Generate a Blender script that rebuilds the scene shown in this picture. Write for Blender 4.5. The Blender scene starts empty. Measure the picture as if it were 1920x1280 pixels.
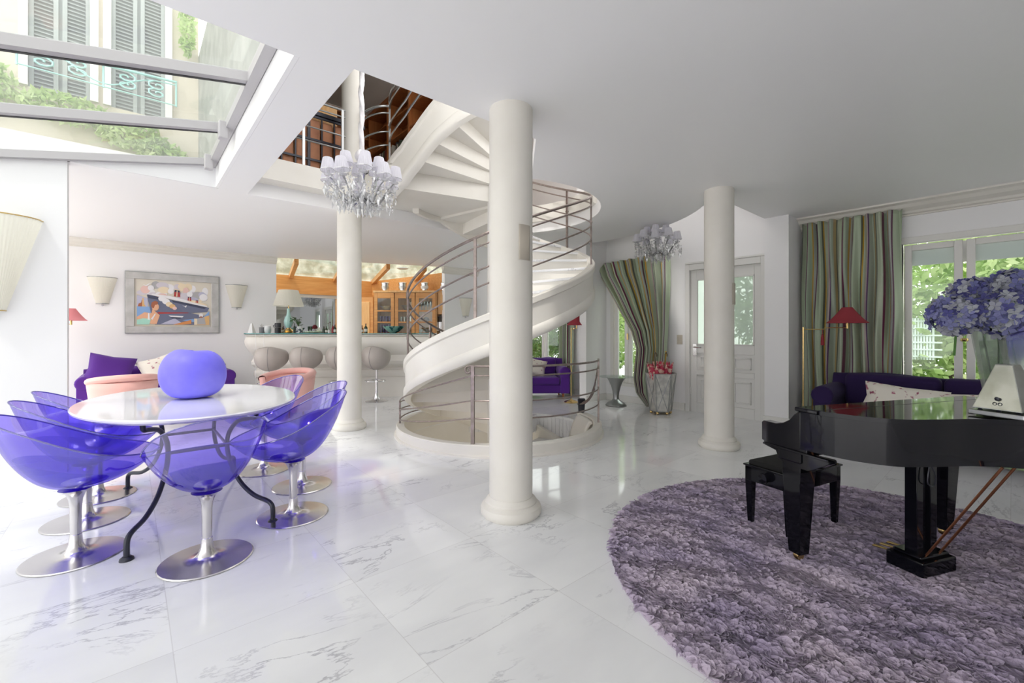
import bpy, math, random
import numpy as np
from math import sin, cos, pi, radians, sqrt, atan2
from mathutils import Vector, Matrix
from mathutils.geometry import tessellate_polygon
random.seed(7)
rnd = random.random
def ru(a, b): return a + (b - a) * random.random()
sc = bpy.context.scene
COL = sc.collection

# ------------------------------------------------------------------ camera, world, sun, exposure
YAW = radians(41.1)
H = 1.35
FPX = 820.0
cam_d = bpy.data.cameras.new('camera'); cam = bpy.data.objects.new('camera', cam_d); COL.objects.link(cam)
cam_d.sensor_width = 36; cam_d.lens = FPX / 1920 * 36
cam_d.shift_y = -20 / 1920
cam_d.clip_start = 0.05; cam_d.clip_end = 200
cam.location = (0, 0, H); cam.rotation_euler = (radians(90), 0, -YAW)
sc.camera = cam
sc.view_settings.view_transform = 'Standard'; sc.view_settings.look = 'None'
sc.view_settings.gamma = 1; sc.view_settings.use_curve_mapping = False
sc.view_settings.exposure = 0.95
w = bpy.data.worlds.new('sky'); sc.world = w; w.use_nodes = True
bg = w.node_tree.nodes['Background']
bg.inputs[0].default_value = (1.0, 0.985, 0.975, 1); bg.inputs[1].default_value = 1.55
sd = bpy.data.lights.new('sun', 'SUN'); sun = bpy.data.objects.new('sun', sd); COL.objects.link(sun)
sd.energy = 0.95; sd.angle = radians(6); sd.color = (1, 0.96, 0.9)
sun.rotation_euler = Vector((-0.50, -0.28, 1)).to_track_quat('Z', 'Y').to_euler()
sun.location = (-3, -2, 8)
try:
    sc.cycles.max_bounces = 12; sc.cycles.diffuse_bounces = 6; sc.cycles.transparent_max_bounces = 24
    sc.cycles.sample_clamp_indirect = 6; sc.cycles.caustics_reflective = False; sc.cycles.caustics_refractive = False
except Exception: pass

CY, SY = cos(YAW), sin(YAW)
def cw(lat, d): return (SY * d + CY * lat, CY * d - SY * lat)      # distances right / ahead of the viewpoint -> room axes
def pw(px, d): return cw((px - 960) / FPX * d, d)
def onX(px, X):                                                    # room Y where the sight line at px meets the plane x = X
    t = (px - 960) / FPX; d = X / (SY + CY * t); return d * (CY - SY * t)
def onY(px, Y):
    t = (px - 960) / FPX; d = Y / (CY - SY * t); return d * (SY + CY * t)
def ang(c): return radians(c) - YAW

# ------------------------------------------------------------------ materials
def nd(nt, t, **kw):
    n = nt.nodes.new(t)
    for k, v in kw.items(): setattr(n, k, v)
    return n
def mat(name, col, rough=0.5, metal=0.0, noise=None, bump=None, coat=0.0, sheen=0.0, trans=0.0, ior=1.45, spec=0.5):
    m = bpy.data.materials.new(name); m.use_nodes = True; nt = m.node_tree
    b = nt.nodes['Principled BSDF']
    b.inputs['Base Color'].default_value = (*col, 1); b.inputs['Roughness'].default_value = rough
    b.inputs['Metallic'].default_value = metal; b.inputs['Coat Weight'].default_value = coat
    b.inputs['Sheen Weight'].default_value = sheen; b.inputs['Transmission Weight'].default_value = trans
    b.inputs['IOR'].default_value = ior; b.inputs['Specular IOR Level'].default_value = spec
    tc = nd(nt, 'ShaderNodeTexCoord')
    if noise:      # (scale, second colour, contrast low, high)
        n = nd(nt, 'ShaderNodeTexNoise'); n.inputs['Scale'].default_value = noise[0]; n.inputs['Detail'].default_value = 6
        r = nd(nt, 'ShaderNodeValToRGB')
        r.color_ramp.elements[0].position = noise[2]; r.color_ramp.elements[1].position = noise[3]
        r.color_ramp.elements[0].color = (*col, 1); r.color_ramp.elements[1].color = (*noise[1], 1)
        nt.links.new(tc.outputs['Object'], n.inputs['Vector']); nt.links.new(n.outputs['Fac'], r.inputs['Fac'])
        nt.links.new(r.outputs['Color'], b.inputs['Base Color'])
    if bump:       # (scale, strength, distance)
        n2 = nd(nt, 'ShaderNodeTexNoise'); n2.inputs['Scale'].default_value = bump[0]; n2.inputs['Detail'].default_value = 4
        bp = nd(nt, 'ShaderNodeBump'); bp.inputs['Strength'].default_value = bump[1]; bp.inputs['Distance'].default_value = bump[2]
        nt.links.new(tc.outputs['Object'], n2.inputs['Vector']); nt.links.new(n2.outputs['Fac'], bp.inputs['Height'])
        nt.links.new(bp.outputs['Normal'], b.inputs['Normal'])
    return m
def glassy(name, tint, refl=0.12, rough=0.02, body=None, bodyw=0.0):
    """thin clear or tinted sheet: tinted see-through, fresnel gloss, optional coloured body"""
    m = bpy.data.materials.new(name); m.use_nodes = True; nt = m.node_tree; nt.nodes.clear()
    out = nd(nt, 'ShaderNodeOutputMaterial'); tr = nd(nt, 'ShaderNodeBsdfTransparent'); gl = nd(nt, 'ShaderNodeBsdfGlossy')
    tr.inputs[0].default_value = (*tint, 1); gl.inputs['Roughness'].default_value = rough
    lw = nd(nt, 'ShaderNodeLayerWeight'); lw.inputs[0].default_value = .5
    pw_ = nd(nt, 'ShaderNodeMath', operation='POWER'); pw_.inputs[1].default_value = 4.0; nt.links.new(lw.outputs['Facing'], pw_.inputs[0])
    mr = nd(nt, 'ShaderNodeMapRange'); mr.inputs['To Min'].default_value = refl * .6; mr.inputs['To Max'].default_value = min(1, .35 + refl); nt.links.new(pw_.outputs[0], mr.inputs['Value'])
    mx = nd(nt, 'ShaderNodeMixShader'); base = tr.outputs[0]
    if body:
        df = nd(nt, 'ShaderNodeBsdfTranslucent'); df.inputs[0].default_value = (*body, 1)
        d2 = nd(nt, 'ShaderNodeBsdfDiffuse'); d2.inputs[0].default_value = (*body, 1)
        m0 = nd(nt, 'ShaderNodeMixShader'); m0.inputs[0].default_value = 0.5
        nt.links.new(df.outputs[0], m0.inputs[1]); nt.links.new(d2.outputs[0], m0.inputs[2])
        m1 = nd(nt, 'ShaderNodeMixShader'); m1.inputs[0].default_value = bodyw
        nt.links.new(tr.outputs[0], m1.inputs[1]); nt.links.new(m0.outputs[0], m1.inputs[2]); base = m1.outputs[0]
    nt.links.new(mr.outputs[0], mx.inputs[0])
    nt.links.new(base, mx.inputs[1]); nt.links.new(gl.outputs[0], mx.inputs[2]); nt.links.new(mx.outputs[0], out.inputs[0])
    return m
def cloth(name, col, tl=0.4, noise=None):
    m = mat(name, col, 0.9, noise=noise); nt = m.node_tree; b = nt.nodes['Principled BSDF']; out = [n for n in nt.nodes if n.type == 'OUTPUT_MATERIAL'][0]
    t = nd(nt, 'ShaderNodeBsdfTranslucent'); t.inputs[0].default_value = (*col, 1); mx = nd(nt, 'ShaderNodeMixShader'); mx.inputs[0].default_value = tl
    nt.links.new(b.outputs[0], mx.inputs[1]); nt.links.new(t.outputs[0], mx.inputs[2]); nt.links.new(mx.outputs[0], out.inputs[0])
    return m
def wood(name, c1, c2, rough=0.35, scale=(1.2, 14, 14)):
    m = mat(name, c1, rough); nt = m.node_tree; b = nt.nodes['Principled BSDF']
    tc = nd(nt, 'ShaderNodeTexCoord'); mp = nd(nt, 'ShaderNodeMapping'); mp.inputs['Scale'].default_value = scale
    n = nd(nt, 'ShaderNodeTexNoise'); n.inputs['Scale'].default_value = 2; n.inputs['Detail'].default_value = 8
    r = nd(nt, 'ShaderNodeValToRGB'); r.color_ramp.elements[0].position = .3; r.color_ramp.elements[1].position = .72
    r.color_ramp.elements[0].color = (*c1, 1); r.color_ramp.elements[1].color = (*c2, 1)
    nt.links.new(tc.outputs['Object'], mp.inputs[0]); nt.links.new(mp.outputs[0], n.inputs['Vector'])
    nt.links.new(n.outputs['Fac'], r.inputs['Fac']); nt.links.new(r.outputs['Color'], b.inputs['Base Color'])
    return m
def marble(name, tile=True, base=(0.86, 0.87, 0.88), rough=0.07):
    m = mat(name, base, rough); nt = m.node_tree; b = nt.nodes['Principled BSDF']; L = nt.links.new
    g = nd(nt, 'ShaderNodeNewGeometry')
    sub = nd(nt, 'ShaderNodeVectorMath', operation='SUBTRACT'); sub.inputs[1].default_value = (0.905, 1.553, 0); L(g.outputs['Position'], sub.inputs[0])
    dv = nd(nt, 'ShaderNodeVectorMath', operation='DIVIDE'); dv.inputs[1].default_value = (0.77, 0.77, 10); L(sub.outputs[0], dv.inputs[0])
    fl = nd(nt, 'ShaderNodeVectorMath', operation='FLOOR'); L(dv.outputs[0], fl.inputs[0])
    wn = nd(nt, 'ShaderNodeTexWhiteNoise', noise_dimensions='3D'); L(fl.outputs[0], wn.inputs['Vector'])
    sc2 = nd(nt, 'ShaderNodeVectorMath', operation='SCALE'); sc2.inputs['Scale'].default_value = 9 if tile else 0; L(wn.outputs['Color'], sc2.inputs[0])
    ad = nd(nt, 'ShaderNodeVectorMath', operation='ADD'); L(g.outputs['Position'], ad.inputs[0]); L(sc2.outputs[0], ad.inputs[1])
    mp = nd(nt, 'ShaderNodeMapping'); mp.inputs['Rotation'].default_value = (0, 0, radians(41)); mp.inputs['Scale'].default_value = (0.75, 1.9, 1); L(ad.outputs[0], mp.inputs[0])
    n = nd(nt, 'ShaderNodeTexNoise'); n.inputs['Scale'].default_value = 1.35; n.inputs['Detail'].default_value = 9; n.inputs['Roughness'].default_value = .62; n.inputs['Distortion'].default_value = .5
    L(mp.outputs[0], n.inputs['Vector'])
    s = nd(nt, 'ShaderNodeMath', operation='SUBTRACT'); s.inputs[1].default_value = .5; L(n.outputs['Fac'], s.inputs[0])
    a = nd(nt, 'ShaderNodeMath', operation='ABSOLUTE'); L(s.outputs[0], a.inputs[0])
    r = nd(nt, 'ShaderNodeValToRGB'); e = r.color_ramp.elements
    e[0].position = 0; e[0].color = (.0, .0, .0, 1); e[1].position = .012; e[1].color = (1, 1, 1, 1); L(a.outputs[0], r.inputs['Fac'])
    n3 = nd(nt, 'ShaderNodeTexNoise'); n3.inputs['Scale'].default_value = 1.5; L(ad.outputs[0], n3.inputs['Vector'])
    r3 = nd(nt, 'ShaderNodeValToRGB'); r3.color_ramp.elements[0].position = .45; r3.color_ramp.elements[1].position = .68
    L(n3.outputs['Fac'], r3.inputs['Fac'])
    inv = nd(nt, 'ShaderNodeMath', operation='SUBTRACT'); inv.inputs[0].default_value = 1; L(r.outputs['Color'], inv.inputs[1])
    mu = nd(nt, 'ShaderNodeMath', operation='MULTIPLY'); L(inv.outputs[0], mu.inputs[0]); L(r3.outputs['Color'], mu.inputs[1])
    mu2 = nd(nt, 'ShaderNodeMath', operation='MULTIPLY'); mu2.inputs[1].default_value = .75; L(mu.outputs[0], mu2.inputs[0])
    mx = nd(nt, 'ShaderNodeMix', data_type='RGBA'); mx.inputs[6].default_value = (*base, 1); mx.inputs[7].default_value = (.36, .36, .40, 1)
    L(mu2.outputs[0], mx.inputs[0])
    n4 = nd(nt, 'ShaderNodeTexNoise'); n4.inputs['Scale'].default_value = 1.3; n4.inputs['Detail'].default_value = 5; L(mp.outputs[0], n4.inputs['Vector'])
    r4 = nd(nt, 'ShaderNodeValToRGB'); r4.color_ramp.elements[0].color = (.9, .9, .91, 1); r4.color_ramp.elements[0].position = .3; r4.color_ramp.elements[1].color = (1, 1, 1, 1); r4.color_ramp.elements[1].position = .6
    L(n4.outputs['Fac'], r4.inputs['Fac'])
    m2 = nd(nt, 'ShaderNodeMix', data_type='RGBA', blend_type='MULTIPLY'); m2.inputs[0].default_value = 1; L(mx.outputs[2], m2.inputs[6]); L(r4.outputs['Color'], m2.inputs[7])
    last = m2.outputs[2]
    if tile:
        fr = nd(nt, 'ShaderNodeVectorMath', operation='FRACTION'); L(dv.outputs[0], fr.inputs[0])
        sp = nd(nt, 'ShaderNodeSeparateXYZ'); L(fr.outputs[0], sp.inputs[0])
        c = []
        for k in (0, 1):
            q = nd(nt, 'ShaderNodeMath', operation='SUBTRACT'); q.inputs[1].default_value = .5; L(sp.outputs[k], q.inputs[0])
            q2 = nd(nt, 'ShaderNodeMath', operation='ABSOLUTE'); L(q.outputs[0], q2.inputs[0])
            q3 = nd(nt, 'ShaderNodeMath', operation='GREATER_THAN'); q3.inputs[1].default_value = .4975; L(q2.outputs[0], q3.inputs[0]); c.append(q3)
        q4 = nd(nt, 'ShaderNodeMath', operation='MAXIMUM'); L(c[0].outputs[0], q4.inputs[0]); L(c[1].outputs[0], q4.inputs[1])
        q5 = nd(nt, 'ShaderNodeMath', operation='MULTIPLY'); q5.inputs[1].default_value = .30; L(q4.outputs[0], q5.inputs[0])
        m3 = nd(nt, 'ShaderNodeMix', data_type='RGBA'); m3.inputs[7].default_value = (.42, .40, .40, 1); L(q5.outputs[0], m3.inputs[0]); L(last, m3.inputs[6]); last = m3.outputs[2]
    L(last, b.inputs['Base Color'])
    return m
def stripes(name, n, seq, tl=0.25):
    """fabric stripes running along v, repeating n times across u"""
    m = cloth(name, (.5, .55, .45), tl); nt = m.node_tree; b = nt.nodes['Principled BSDF']; b.inputs['Roughness'].default_value = .45
    b.inputs['Sheen Weight'].default_value = .3
    t = [x for x in nt.nodes if x.type == 'BSDF_TRANSLUCENT'][0]
    uv = nd(nt, 'ShaderNodeUVMap'); sp = nd(nt, 'ShaderNodeSeparateXYZ'); nt.links.new(uv.outputs[0], sp.inputs[0])
    mu = nd(nt, 'ShaderNodeMath', operation='MULTIPLY'); mu.inputs[1].default_value = n; nt.links.new(sp.outputs[0], mu.inputs[0])
    fr = nd(nt, 'ShaderNodeMath', operation='FRACT'); nt.links.new(mu.outputs[0], fr.inputs[0])
    r = nd(nt, 'ShaderNodeValToRGB'); r.color_ramp.interpolation = 'CONSTANT'; e = r.color_ramp.elements
    tot = sum(s[0] for s in seq); p = 0
    for i, (wd, c) in enumerate(seq):
        el = e[0] if i == 0 else (e[1] if i == 1 else e.new(p)); el.position = p; el.color = (*c, 1); p += wd / tot
    nt.links.new(fr.outputs[0], r.inputs['Fac']); nt.links.new(r.outputs['Color'], b.inputs['Base Color']); nt.links.new(r.outputs['Color'], t.inputs[0])
    return m

M = {}
M['wall'] = mat('wall_paint', (.88, .876, .885), .6)
M['wallw'] = mat('white_wall_paint', (.76, .755, .77), .5)
M['ceil'] = mat('ceiling_paint', (.90, .898, .905), .45)
M['cream'] = mat('cream_stone', (.80, .775, .72), .38, noise=(2.2, (.74, .71, .65), .35, .75))
M['column'] = mat('stone_column', (.77, .745, .69), .45, noise=(3, (.70, .67, .61), .3, .8), bump=(9, .08, .01))
M['stone'] = mat('pale_stone', (.80, .78, .74), .35, noise=(3, (.74, .72, .67), .35, .75))
M['floor'] = marble('marble_floor')
M['marble'] = marble('marble_tread', False, (.86, .865, .88), .15)
M['trim'] = mat('white_lacquer', (.78, .77, .74), .3)
M['doorw'] = mat('door_paint', (.76, .755, .73), .35)
M['glass'] = glassy('window_glass', (.93, .97, .95), .07)
M['frost'] = glassy('frosted_glass', (.84, .91, .86), .1, .3, (.74, .82, .76), .5)
M['alu'] = mat('skylight_frame', (.42, .405, .42), .4)
M['skyglass'] = glassy('hazy_skylight_glass', (.86, .90, .88), .12, .05, (.85, .90, .86), .16)  # whitish body colour puts a washed-out haze over the view outside
M['rubber'] = mat('dark_seal', (.05, .05, .05), .6)
M['chrome'] = mat('brushed_steel', (.66, .64, .65), .22, 1)
M['chrome2'] = mat('polished_steel', (.78, .78, .80), .12, 1)
M['pewter'] = mat('pewter', (.36, .37, .37), .28, 1)
M['iron'] = mat('bronze_rail', (.25, .21, .19), .38, .75, noise=(20, (.34, .28, .27), .4, .7))
M['dark'] = mat('dark_steel', (.035, .037, .05), .3, .3)
M['violet'] = glassy('violet_plastic', (.44, .37, .965), .26, .05, (.20, .07, .90), .10)
M['vasep'] = mat('violet_vase', (.16, .14, .80), .48, noise=(3, (.24, .22, .86), .4, .7))
M['tablew'] = mat('white_table_lacquer', (.83, .82, .87), .06, coat=.5)
M['purple'] = mat('purple_velvet', (.016, .004, .055), .85, sheen=.03)
M['purplel'] = mat('bright_purple_velvet', (.075, .010, .22), .8, sheen=.15)
M['pink'] = mat('pink_fabric', (.75, .42, .38), .8, sheen=.3)
M['floral'] = mat('floral_fabric', (.78, .74, .66), .8, noise=(16, (.35, .10, .16), .60, .66))
M['red'] = cloth('red_shade', (.42, .06, .08), .35)
M['pinks'] = cloth('rose_shade', (.72, .28, .30), .4)
M['brass'] = mat('brass', (.72, .52, .22), .25, 1)
M['shade'] = cloth('pleated_shade', (.90, .88, .80), .5)
M['lilac'] = cloth('lilac_shade', (.86, .85, .91), .45)
M['black'] = mat('black_lacquer', (.005, .005, .008), .05, spec=.42)
M['blackv'] = mat('black_velvet', (.008, .008, .008), .95)
M['ivory'] = mat('ivory', (.8, .78, .7), .3)
M['wood'] = wood('orange_wood', (.55, .24, .07), (.68, .34, .12))
M['woodl'] = wood('honey_wood', (.66, .36, .14), (.78, .48, .22), scale=(12, 12, 1.2))
M['woodd'] = wood('library_wood', (.32, .10, .03), (.42, .16, .05), scale=(10, 10, 1))
M['leather'] = mat('tan_leather', (.55, .25, .13), .55, noise=(5, (.38, .15, .08), .4, .7))
M['crystal'] = glassy('crystal', (.95, .96, .97), .4, .05, (.95, .95, .96), .42)
M['silver'] = mat('silver', (.74, .74, .74), .25, 1)
M['silvert'] = mat('tarnished_silver', (.52, .52, .50), .35, .9, noise=(12, (.70, .69, .65), .4, .65))
M['mirror'] = mat('mirror', (.72, .75, .76), .02, 1)
M['bead'] = mat('taupe_leather', (.44, .40, .37), .38)
M['teal'] = mat('teal_glass', (.03, .22, .22), .05, coat=.5)
M['green'] = mat('leaf_green', (.06, .16, .03), .5)
M['greenl'] = cloth('sunlit_leaves', (.40, .56, .20), .5, noise=(1.6, (.80, .86, .52), .42, .6))  # glare of sun on foliage is put into these pale yellowish colours
M['greend'] = cloth('hedge_leaves', (.10, .20, .06), .4, noise=(2.0, (.30, .42, .16), .45, .62))
M['bark'] = mat('bark', (.14, .10, .07), .9)
M['aqua'] = mat('aqua_glass', (.42, .66, .62), .15, coat=.4)
M['white'] = mat('white_ceramic', (.85, .85, .85), .25)
M['grey'] = mat('grey_ceramic', (.22, .22, .23), .6)
M['char'] = mat('charcoal_plastic', (.03, .03, .035), .35)
M['beige'] = mat('beige_plate', (.55, .50, .42), .5)
M['terrace'] = mat('terrace_stone', (.62, .61, .58), .8)
M['facade'] = mat('cream_facade', (.60, .54, .44), .8)
M['facadeg'] = mat('grey_render', (.22, .23, .21), .6, noise=(3, (.34, .34, .32), .4, .7))
M['shutter'] = mat('grey_shutter', (.34, .37, .36), .6)
M['mint'] = mat('mint_iron', (.34, .62, .58), .5)
M['parch'] = mat('book_paper', (.75, .70, .6), .7)
M['kwall'] = mat('kitchen_wall', (.70, .66, .60), .6)
SEQ = [(11, (.55, .64, .48)), (2, (.16, .06, .12)), (4, (.50, .52, .48)), (2, (.62, .40, .08)), (6, (.46, .55, .42)), (2.4, (.20, .03, .10)), (9, (.60, .67, .52)), (2, (.16, .18, .15)),
       (3, (.55, .42, .20)), (7, (.50, .57, .47)), (1.6, (.13, .05, .16)), (3, (.58, .48, .46)), (5, (.56, .63, .48)), (2, (.66, .42, .06)), (2, (.14, .15, .12))]
M['stripe'] = stripes('striped_taffeta', 2.6, SEQ)
M['stripe1'] = stripes('striped_taffeta_tied', 3.3, SEQ)
M['stripe2'] = stripes('striped_taffeta_pale', 1.2, SEQ)

# ------------------------------------------------------------------ mesh builder
class MB:
    def __init__(s): s.v = []; s.f = []; s.m = []; s.uv = []; s.x = Matrix(); s.mi = 0
    def at(s, loc=(0, 0, 0), rz=0, rx=0, ry=0, sc=(1, 1, 1)):
        s.x = Matrix.Translation(loc) @ Matrix.Rotation(rz, 4, 'Z') @ Matrix.Rotation(ry, 4, 'Y') @ Matrix.Rotation(rx, 4, 'X') @ Matrix.Diagonal((*sc, 1)); return s
    def add(s, vs, fs, uvs=None):
        b = len(s.v); s.v += [tuple(s.x @ Vector(p)) for p in vs]
        for i, f in enumerate(fs):
            s.f.append([b + k for k in f]); s.m.append(s.mi); s.uv.append([uvs[k] for k in f] if uvs else None)
        return s
    def box(s, x0, x1, y0, y1, z0, z1):
        return s.add([(x0, y0, z0), (x1, y0, z0), (x1, y1, z0), (x0, y1, z0), (x0, y0, z1), (x1, y0, z1), (x1, y1, z1), (x0, y1, z1)],
                     [(0, 3, 2, 1), (4, 5, 6, 7), (0, 1, 5, 4), (1, 2, 6, 5), (2, 3, 7, 6), (3, 0, 4, 7)])
    def cbox(s, c, d): return s.box(c[0] - d[0] / 2, c[0] + d[0] / 2, c[1] - d[1] / 2, c[1] + d[1] / 2, c[2] - d[2] / 2, c[2] + d[2] / 2)
    def beam(s, a, b, wx, h, up=(0, 0, 1)):
        a, b = Vector(a), Vector(b); d = (b - a).normalized(); u = Vector(up); sd_ = d.cross(u).normalized(); u = sd_.cross(d).normalized()
        vs = []
        for p in (a, b):
            for (i, j) in ((-1, -1), (1, -1), (1, 1), (-1, 1)): vs.append(p + sd_ * i * wx / 2 + u * j * h / 2)
        return s.add(vs, [(0, 1, 2, 3), (7, 6, 5, 4), (0, 4, 5, 1), (1, 5, 6, 2), (2, 6, 7, 3), (3, 7, 4, 0)])
    def tube(s, pts, r, seg=8, closed=False, flat=1.0):
        P = [Vector(p) for p in pts]; n = len(P); R = r if isinstance(r, (list, tuple)) else [r] * n
        vs = []; up = Vector((0, 0, 1)); pu = None
        for i in range(n):
            a = P[(i - 1) % n] if (closed or i > 0) else P[i]; b = P[(i + 1) % n] if (closed or i < n - 1) else P[i]
            t = (b - a).normalized()
            if pu is None:
                pu = up if abs(t.z) < .9 else Vector((1, 0, 0))
            u = (pu - t * pu.dot(t))
            if u.length < 1e-4: u = Vector((1, 0, 0)) - t * t.x
            u.normalize(); pu = u; q = t.cross(u)
            for k in range(seg):
                an = 2 * pi * k / seg; vs.append(P[i] + u * cos(an) * R[i] * flat + q * sin(an) * R[i])
        fs = []
        for i in range(n if closed else n - 1):
            for k in range(seg):
                a = i * seg + k; b = i * seg + (k + 1) % seg; c = ((i + 1) % n) * seg + (k + 1) % seg; d = ((i + 1) % n) * seg + k
                fs.append((a, b, c, d))
        if not closed: fs += [tuple(range(seg))[::-1], tuple((n - 1) * seg + k for k in range(seg))]
        return s.add(vs, fs)
    def lathe(s, prof, seg=24, sx=1, sy=1, a0=0, a1=2 * pi, cap=True):
        full = abs(a1 - a0 - 2 * pi) < 1e-6; vs = []; n = len(prof); cols = seg if full else seg + 1
        for k in range(cols):
            an = a0 + (a1 - a0) * k / seg
            for (r, z) in prof: vs.append((r * cos(an) * sx, r * sin(an) * sy, z))
        fs = []
        for k in range(seg):
            k2 = (k + 1) % cols
            for i in range(n - 1): fs.append((k * n + i, k2 * n + i, k2 * n + i + 1, k * n + i + 1))
        if full and cap:
            if prof[0][0] > 1e-5: fs.append(tuple(k * n for k in range(cols))[::-1])
            if prof[-1][0] > 1e-5: fs.append(tuple(k * n + n - 1 for k in range(cols)))
        return s.add(vs, fs)
    def prism(s, poly, z0, z1, holes=()):
        loops = [poly] + list(holes); vs = []; fs = []
        allp = [p for l in loops for p in l]; N = len(allp)
        tri = tessellate_polygon([[Vector((p[0], p[1], 0)) for p in l] for l in loops])
        vs = [(p[0], p[1], z0) for p in allp] + [(p[0], p[1], z1) for p in allp]
        for t in tri:
            a, b, c = [Vector(allp[k]) for k in t]
            cr = (b - a).x * (c - a).y - (b - a).y * (c - a).x
            t = t if cr > 0 else t[::-1]
            fs.append(tuple(t)[::-1]); fs.append(tuple(N + k for k in t))
        o = 0
        for l in loops:
            n = len(l); ar = sum(l[i][0] * l[(i + 1) % n][1] - l[(i + 1) % n][0] * l[i][1] for i in range(n)); inner = l is not poly
            for i in range(n):
                j = (i + 1) % n; f = (o + i, o + j, N + o + j, N + o + i)
                fs.append(f if (ar > 0) != inner else f[::-1])
            o += n
        return s.add(vs, fs)
    def ypanel(s, poly, y0, y1):     # polygon in (x, z) extruded along y
        X = s.x; s.x = X @ Matrix(((1, 0, 0, 0), (0, 0, -1, 0), (0, 1, 0, 0), (0, 0, 0, 1))); s.prism(poly, -y1, -y0); s.x = X; return s
    def xpanel(s, poly, x0, x1):     # polygon in (y, z) extruded along x
        X = s.x; s.x = X @ Matrix(((0, 0, 1, 0), (1, 0, 0, 0), (0, 1, 0, 0), (0, 0, 0, 1))); s.prism(poly, x0, x1); s.x = X; return s
    def grid(s, fn, nu, nv, cu=False, uv=False):
        vs = []; uvs = []
        cols = nu if cu else nu + 1
        for i in range(cols):
            for j in range(nv + 1):
                vs.append(fn(i / nu, j / nv)); uvs.append((i / nu, j / nv))
        fs = []
        for i in range(nu):
            i2 = (i + 1) % cols
            for j in range(nv): a = i * (nv + 1) + j; b = i2 * (nv + 1) + j; fs.append((a, b, b + 1, a + 1))
        return s.add(vs, fs, uvs if uv else None)
    def ball(s, c, r, seg=16, rings=10, sz=(1, 1, 1)):
        return s.grid(lambda u, v: (c[0] + r * sz[0] * sin(pi * v) * cos(2 * pi * u), c[1] + r * sz[1] * sin(pi * v) * sin(2 * pi * u), c[2] - r * sz[2] * cos(pi * v)), seg, rings, cu=True)
    def build(s, name, mats, parent=None, smooth=35, bevel=0, solid=0, seg=2, sub=0, loc=None):
        me = bpy.data.meshes.new(name); me.from_pydata(s.v, [], s.f)
        if not isinstance(mats, (list, tuple)): mats = [mats]
        for m in mats: me.materials.append(m)
        me.polygons.foreach_set('material_index', s.m)
        if any(u is not None for u in s.uv):
            l = me.uv_layers.new(name='UVMap'); flat = []
            for f, u in zip(s.f, s.uv):
                for k in range(len(f)): flat += list(u[k]) if u else [0, 0]
            l.data.foreach_set('uv', flat)
        me.validate(); me.update()
        if smooth:
            me.polygons.foreach_set('use_smooth', [True] * len(me.polygons)); me.set_sharp_from_angle(angle=radians(smooth))
        o = bpy.data.objects.new(name, me); COL.objects.link(o)
        if parent: o.parent = parent
        if loc: o.location = loc
        if bevel:
            b = o.modifiers.new('bevel', 'BEVEL'); b.width = bevel; b.segments = seg; b.limit_method = 'ANGLE'; b.angle_limit = radians(35)
        if sub:
            b = o.modifiers.new('sub', 'SUBSURF'); b.levels = b.render_levels = sub
        if solid:
            b = o.modifiers.new('solid', 'SOLIDIFY'); b.thickness = solid; b.offset = 0
        return o
def tag(o, label=None, cat=None, group=None, kind=None):
    if label: o['label'] = label
    if cat: o['category'] = cat
    if group: o['group'] = group
    if kind: o['kind'] = kind
    return o
def thing(name, label, cat, loc=(0, 0, 0), rz=0, group=None):
    o = bpy.data.objects.new(name, None); COL.objects.link(o); o.location = loc; o.rotation_euler = (0, 0, rz); o.empty_display_size = .1
    return tag(o, label, cat, group)
KIDS = {}
def dup(root, loc=None, rz=None, label=None, group=None):
    kids = {}
    for o in bpy.data.objects:
        if o.parent: kids.setdefault(o.parent.name, []).append(o)
    def rec(o, par):
        c = o.copy(); COL.objects.link(c); c.parent = par
        for k in kids.get(o.name, []): rec(k, c)
        return c
    r = rec(root, None)
    if loc: r.location = loc
    if rz is not None: r.rotation_euler = (0, 0, rz)
    if label: r['label'] = label
    if group: r['group'] = group
    return r
def struct(mb, name, m, **kw):
    o = mb.build(name, m, **kw); o['kind'] = 'structure'; return o

S = Vector((*cw(-.168, 6.0), 0))          # centre of the stairwell
def SP(c, r, z=0): a = ang(c); return (S.x + r * cos(a), S.y + r * sin(a), z)
CE = 2.98; UF = 3.40

# ------------------------------------------------------------------ SHELL
b = MB(); circ = [SP(i * 5, 1.30)[:2] for i in range(72)]
b.prism([(-6, -3.4), (7.7, -3.4), (7.7, 9.8), (6.3, 9.8), (6.3, 12.4), (2.1, 12.4), (2.1, 11), (-1.6, 11), (-1.6, 6.2), (-6, 6.2)], -.12, 0, [circ])
struct(b, 'floor', M['floor'], smooth=0)
b = MB()                                   # basement shell below the well, with an added fill light to brighten it
pl_ = bpy.data.lights.new('well_fill_light', 'POINT'); pl_.energy = 10; pl_.shadow_soft_size = .25; pl_.color = (1, .93, .82); plo = bpy.data.objects.new('well_fill_light', pl_); COL.objects.link(plo); plo.location = SP(200, .75, -1.9)
b.at((S.x, S.y, 0)).lathe([(1.33, -2.6), (1.33, -.02)], 64, cap=False)
b.prism([(1.33 * cos(i * .1963), 1.33 * sin(i * .1963)) for i in range(32)], -2.7, -2.6)
struct(b, 'wall_stairwell', M['stone'], smooth=40)
b = MB()
for i in range(26):                        # marble slats on the far inner wall of the well
    c = 30 + i * 3.3; a = ang(c); b.at((S.x, S.y, 0), rz=a).box(1.29, 1.325, -.034, .034, -.32, -.04)
struct(b, 'trim_1', M['marble'], smooth=0)

arc = [SP(c, 1.36)[:2] for c in range(-180, 180, 4)]
def inrect(p): return p[0] < 2.6 and p[1] > 2.7
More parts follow.
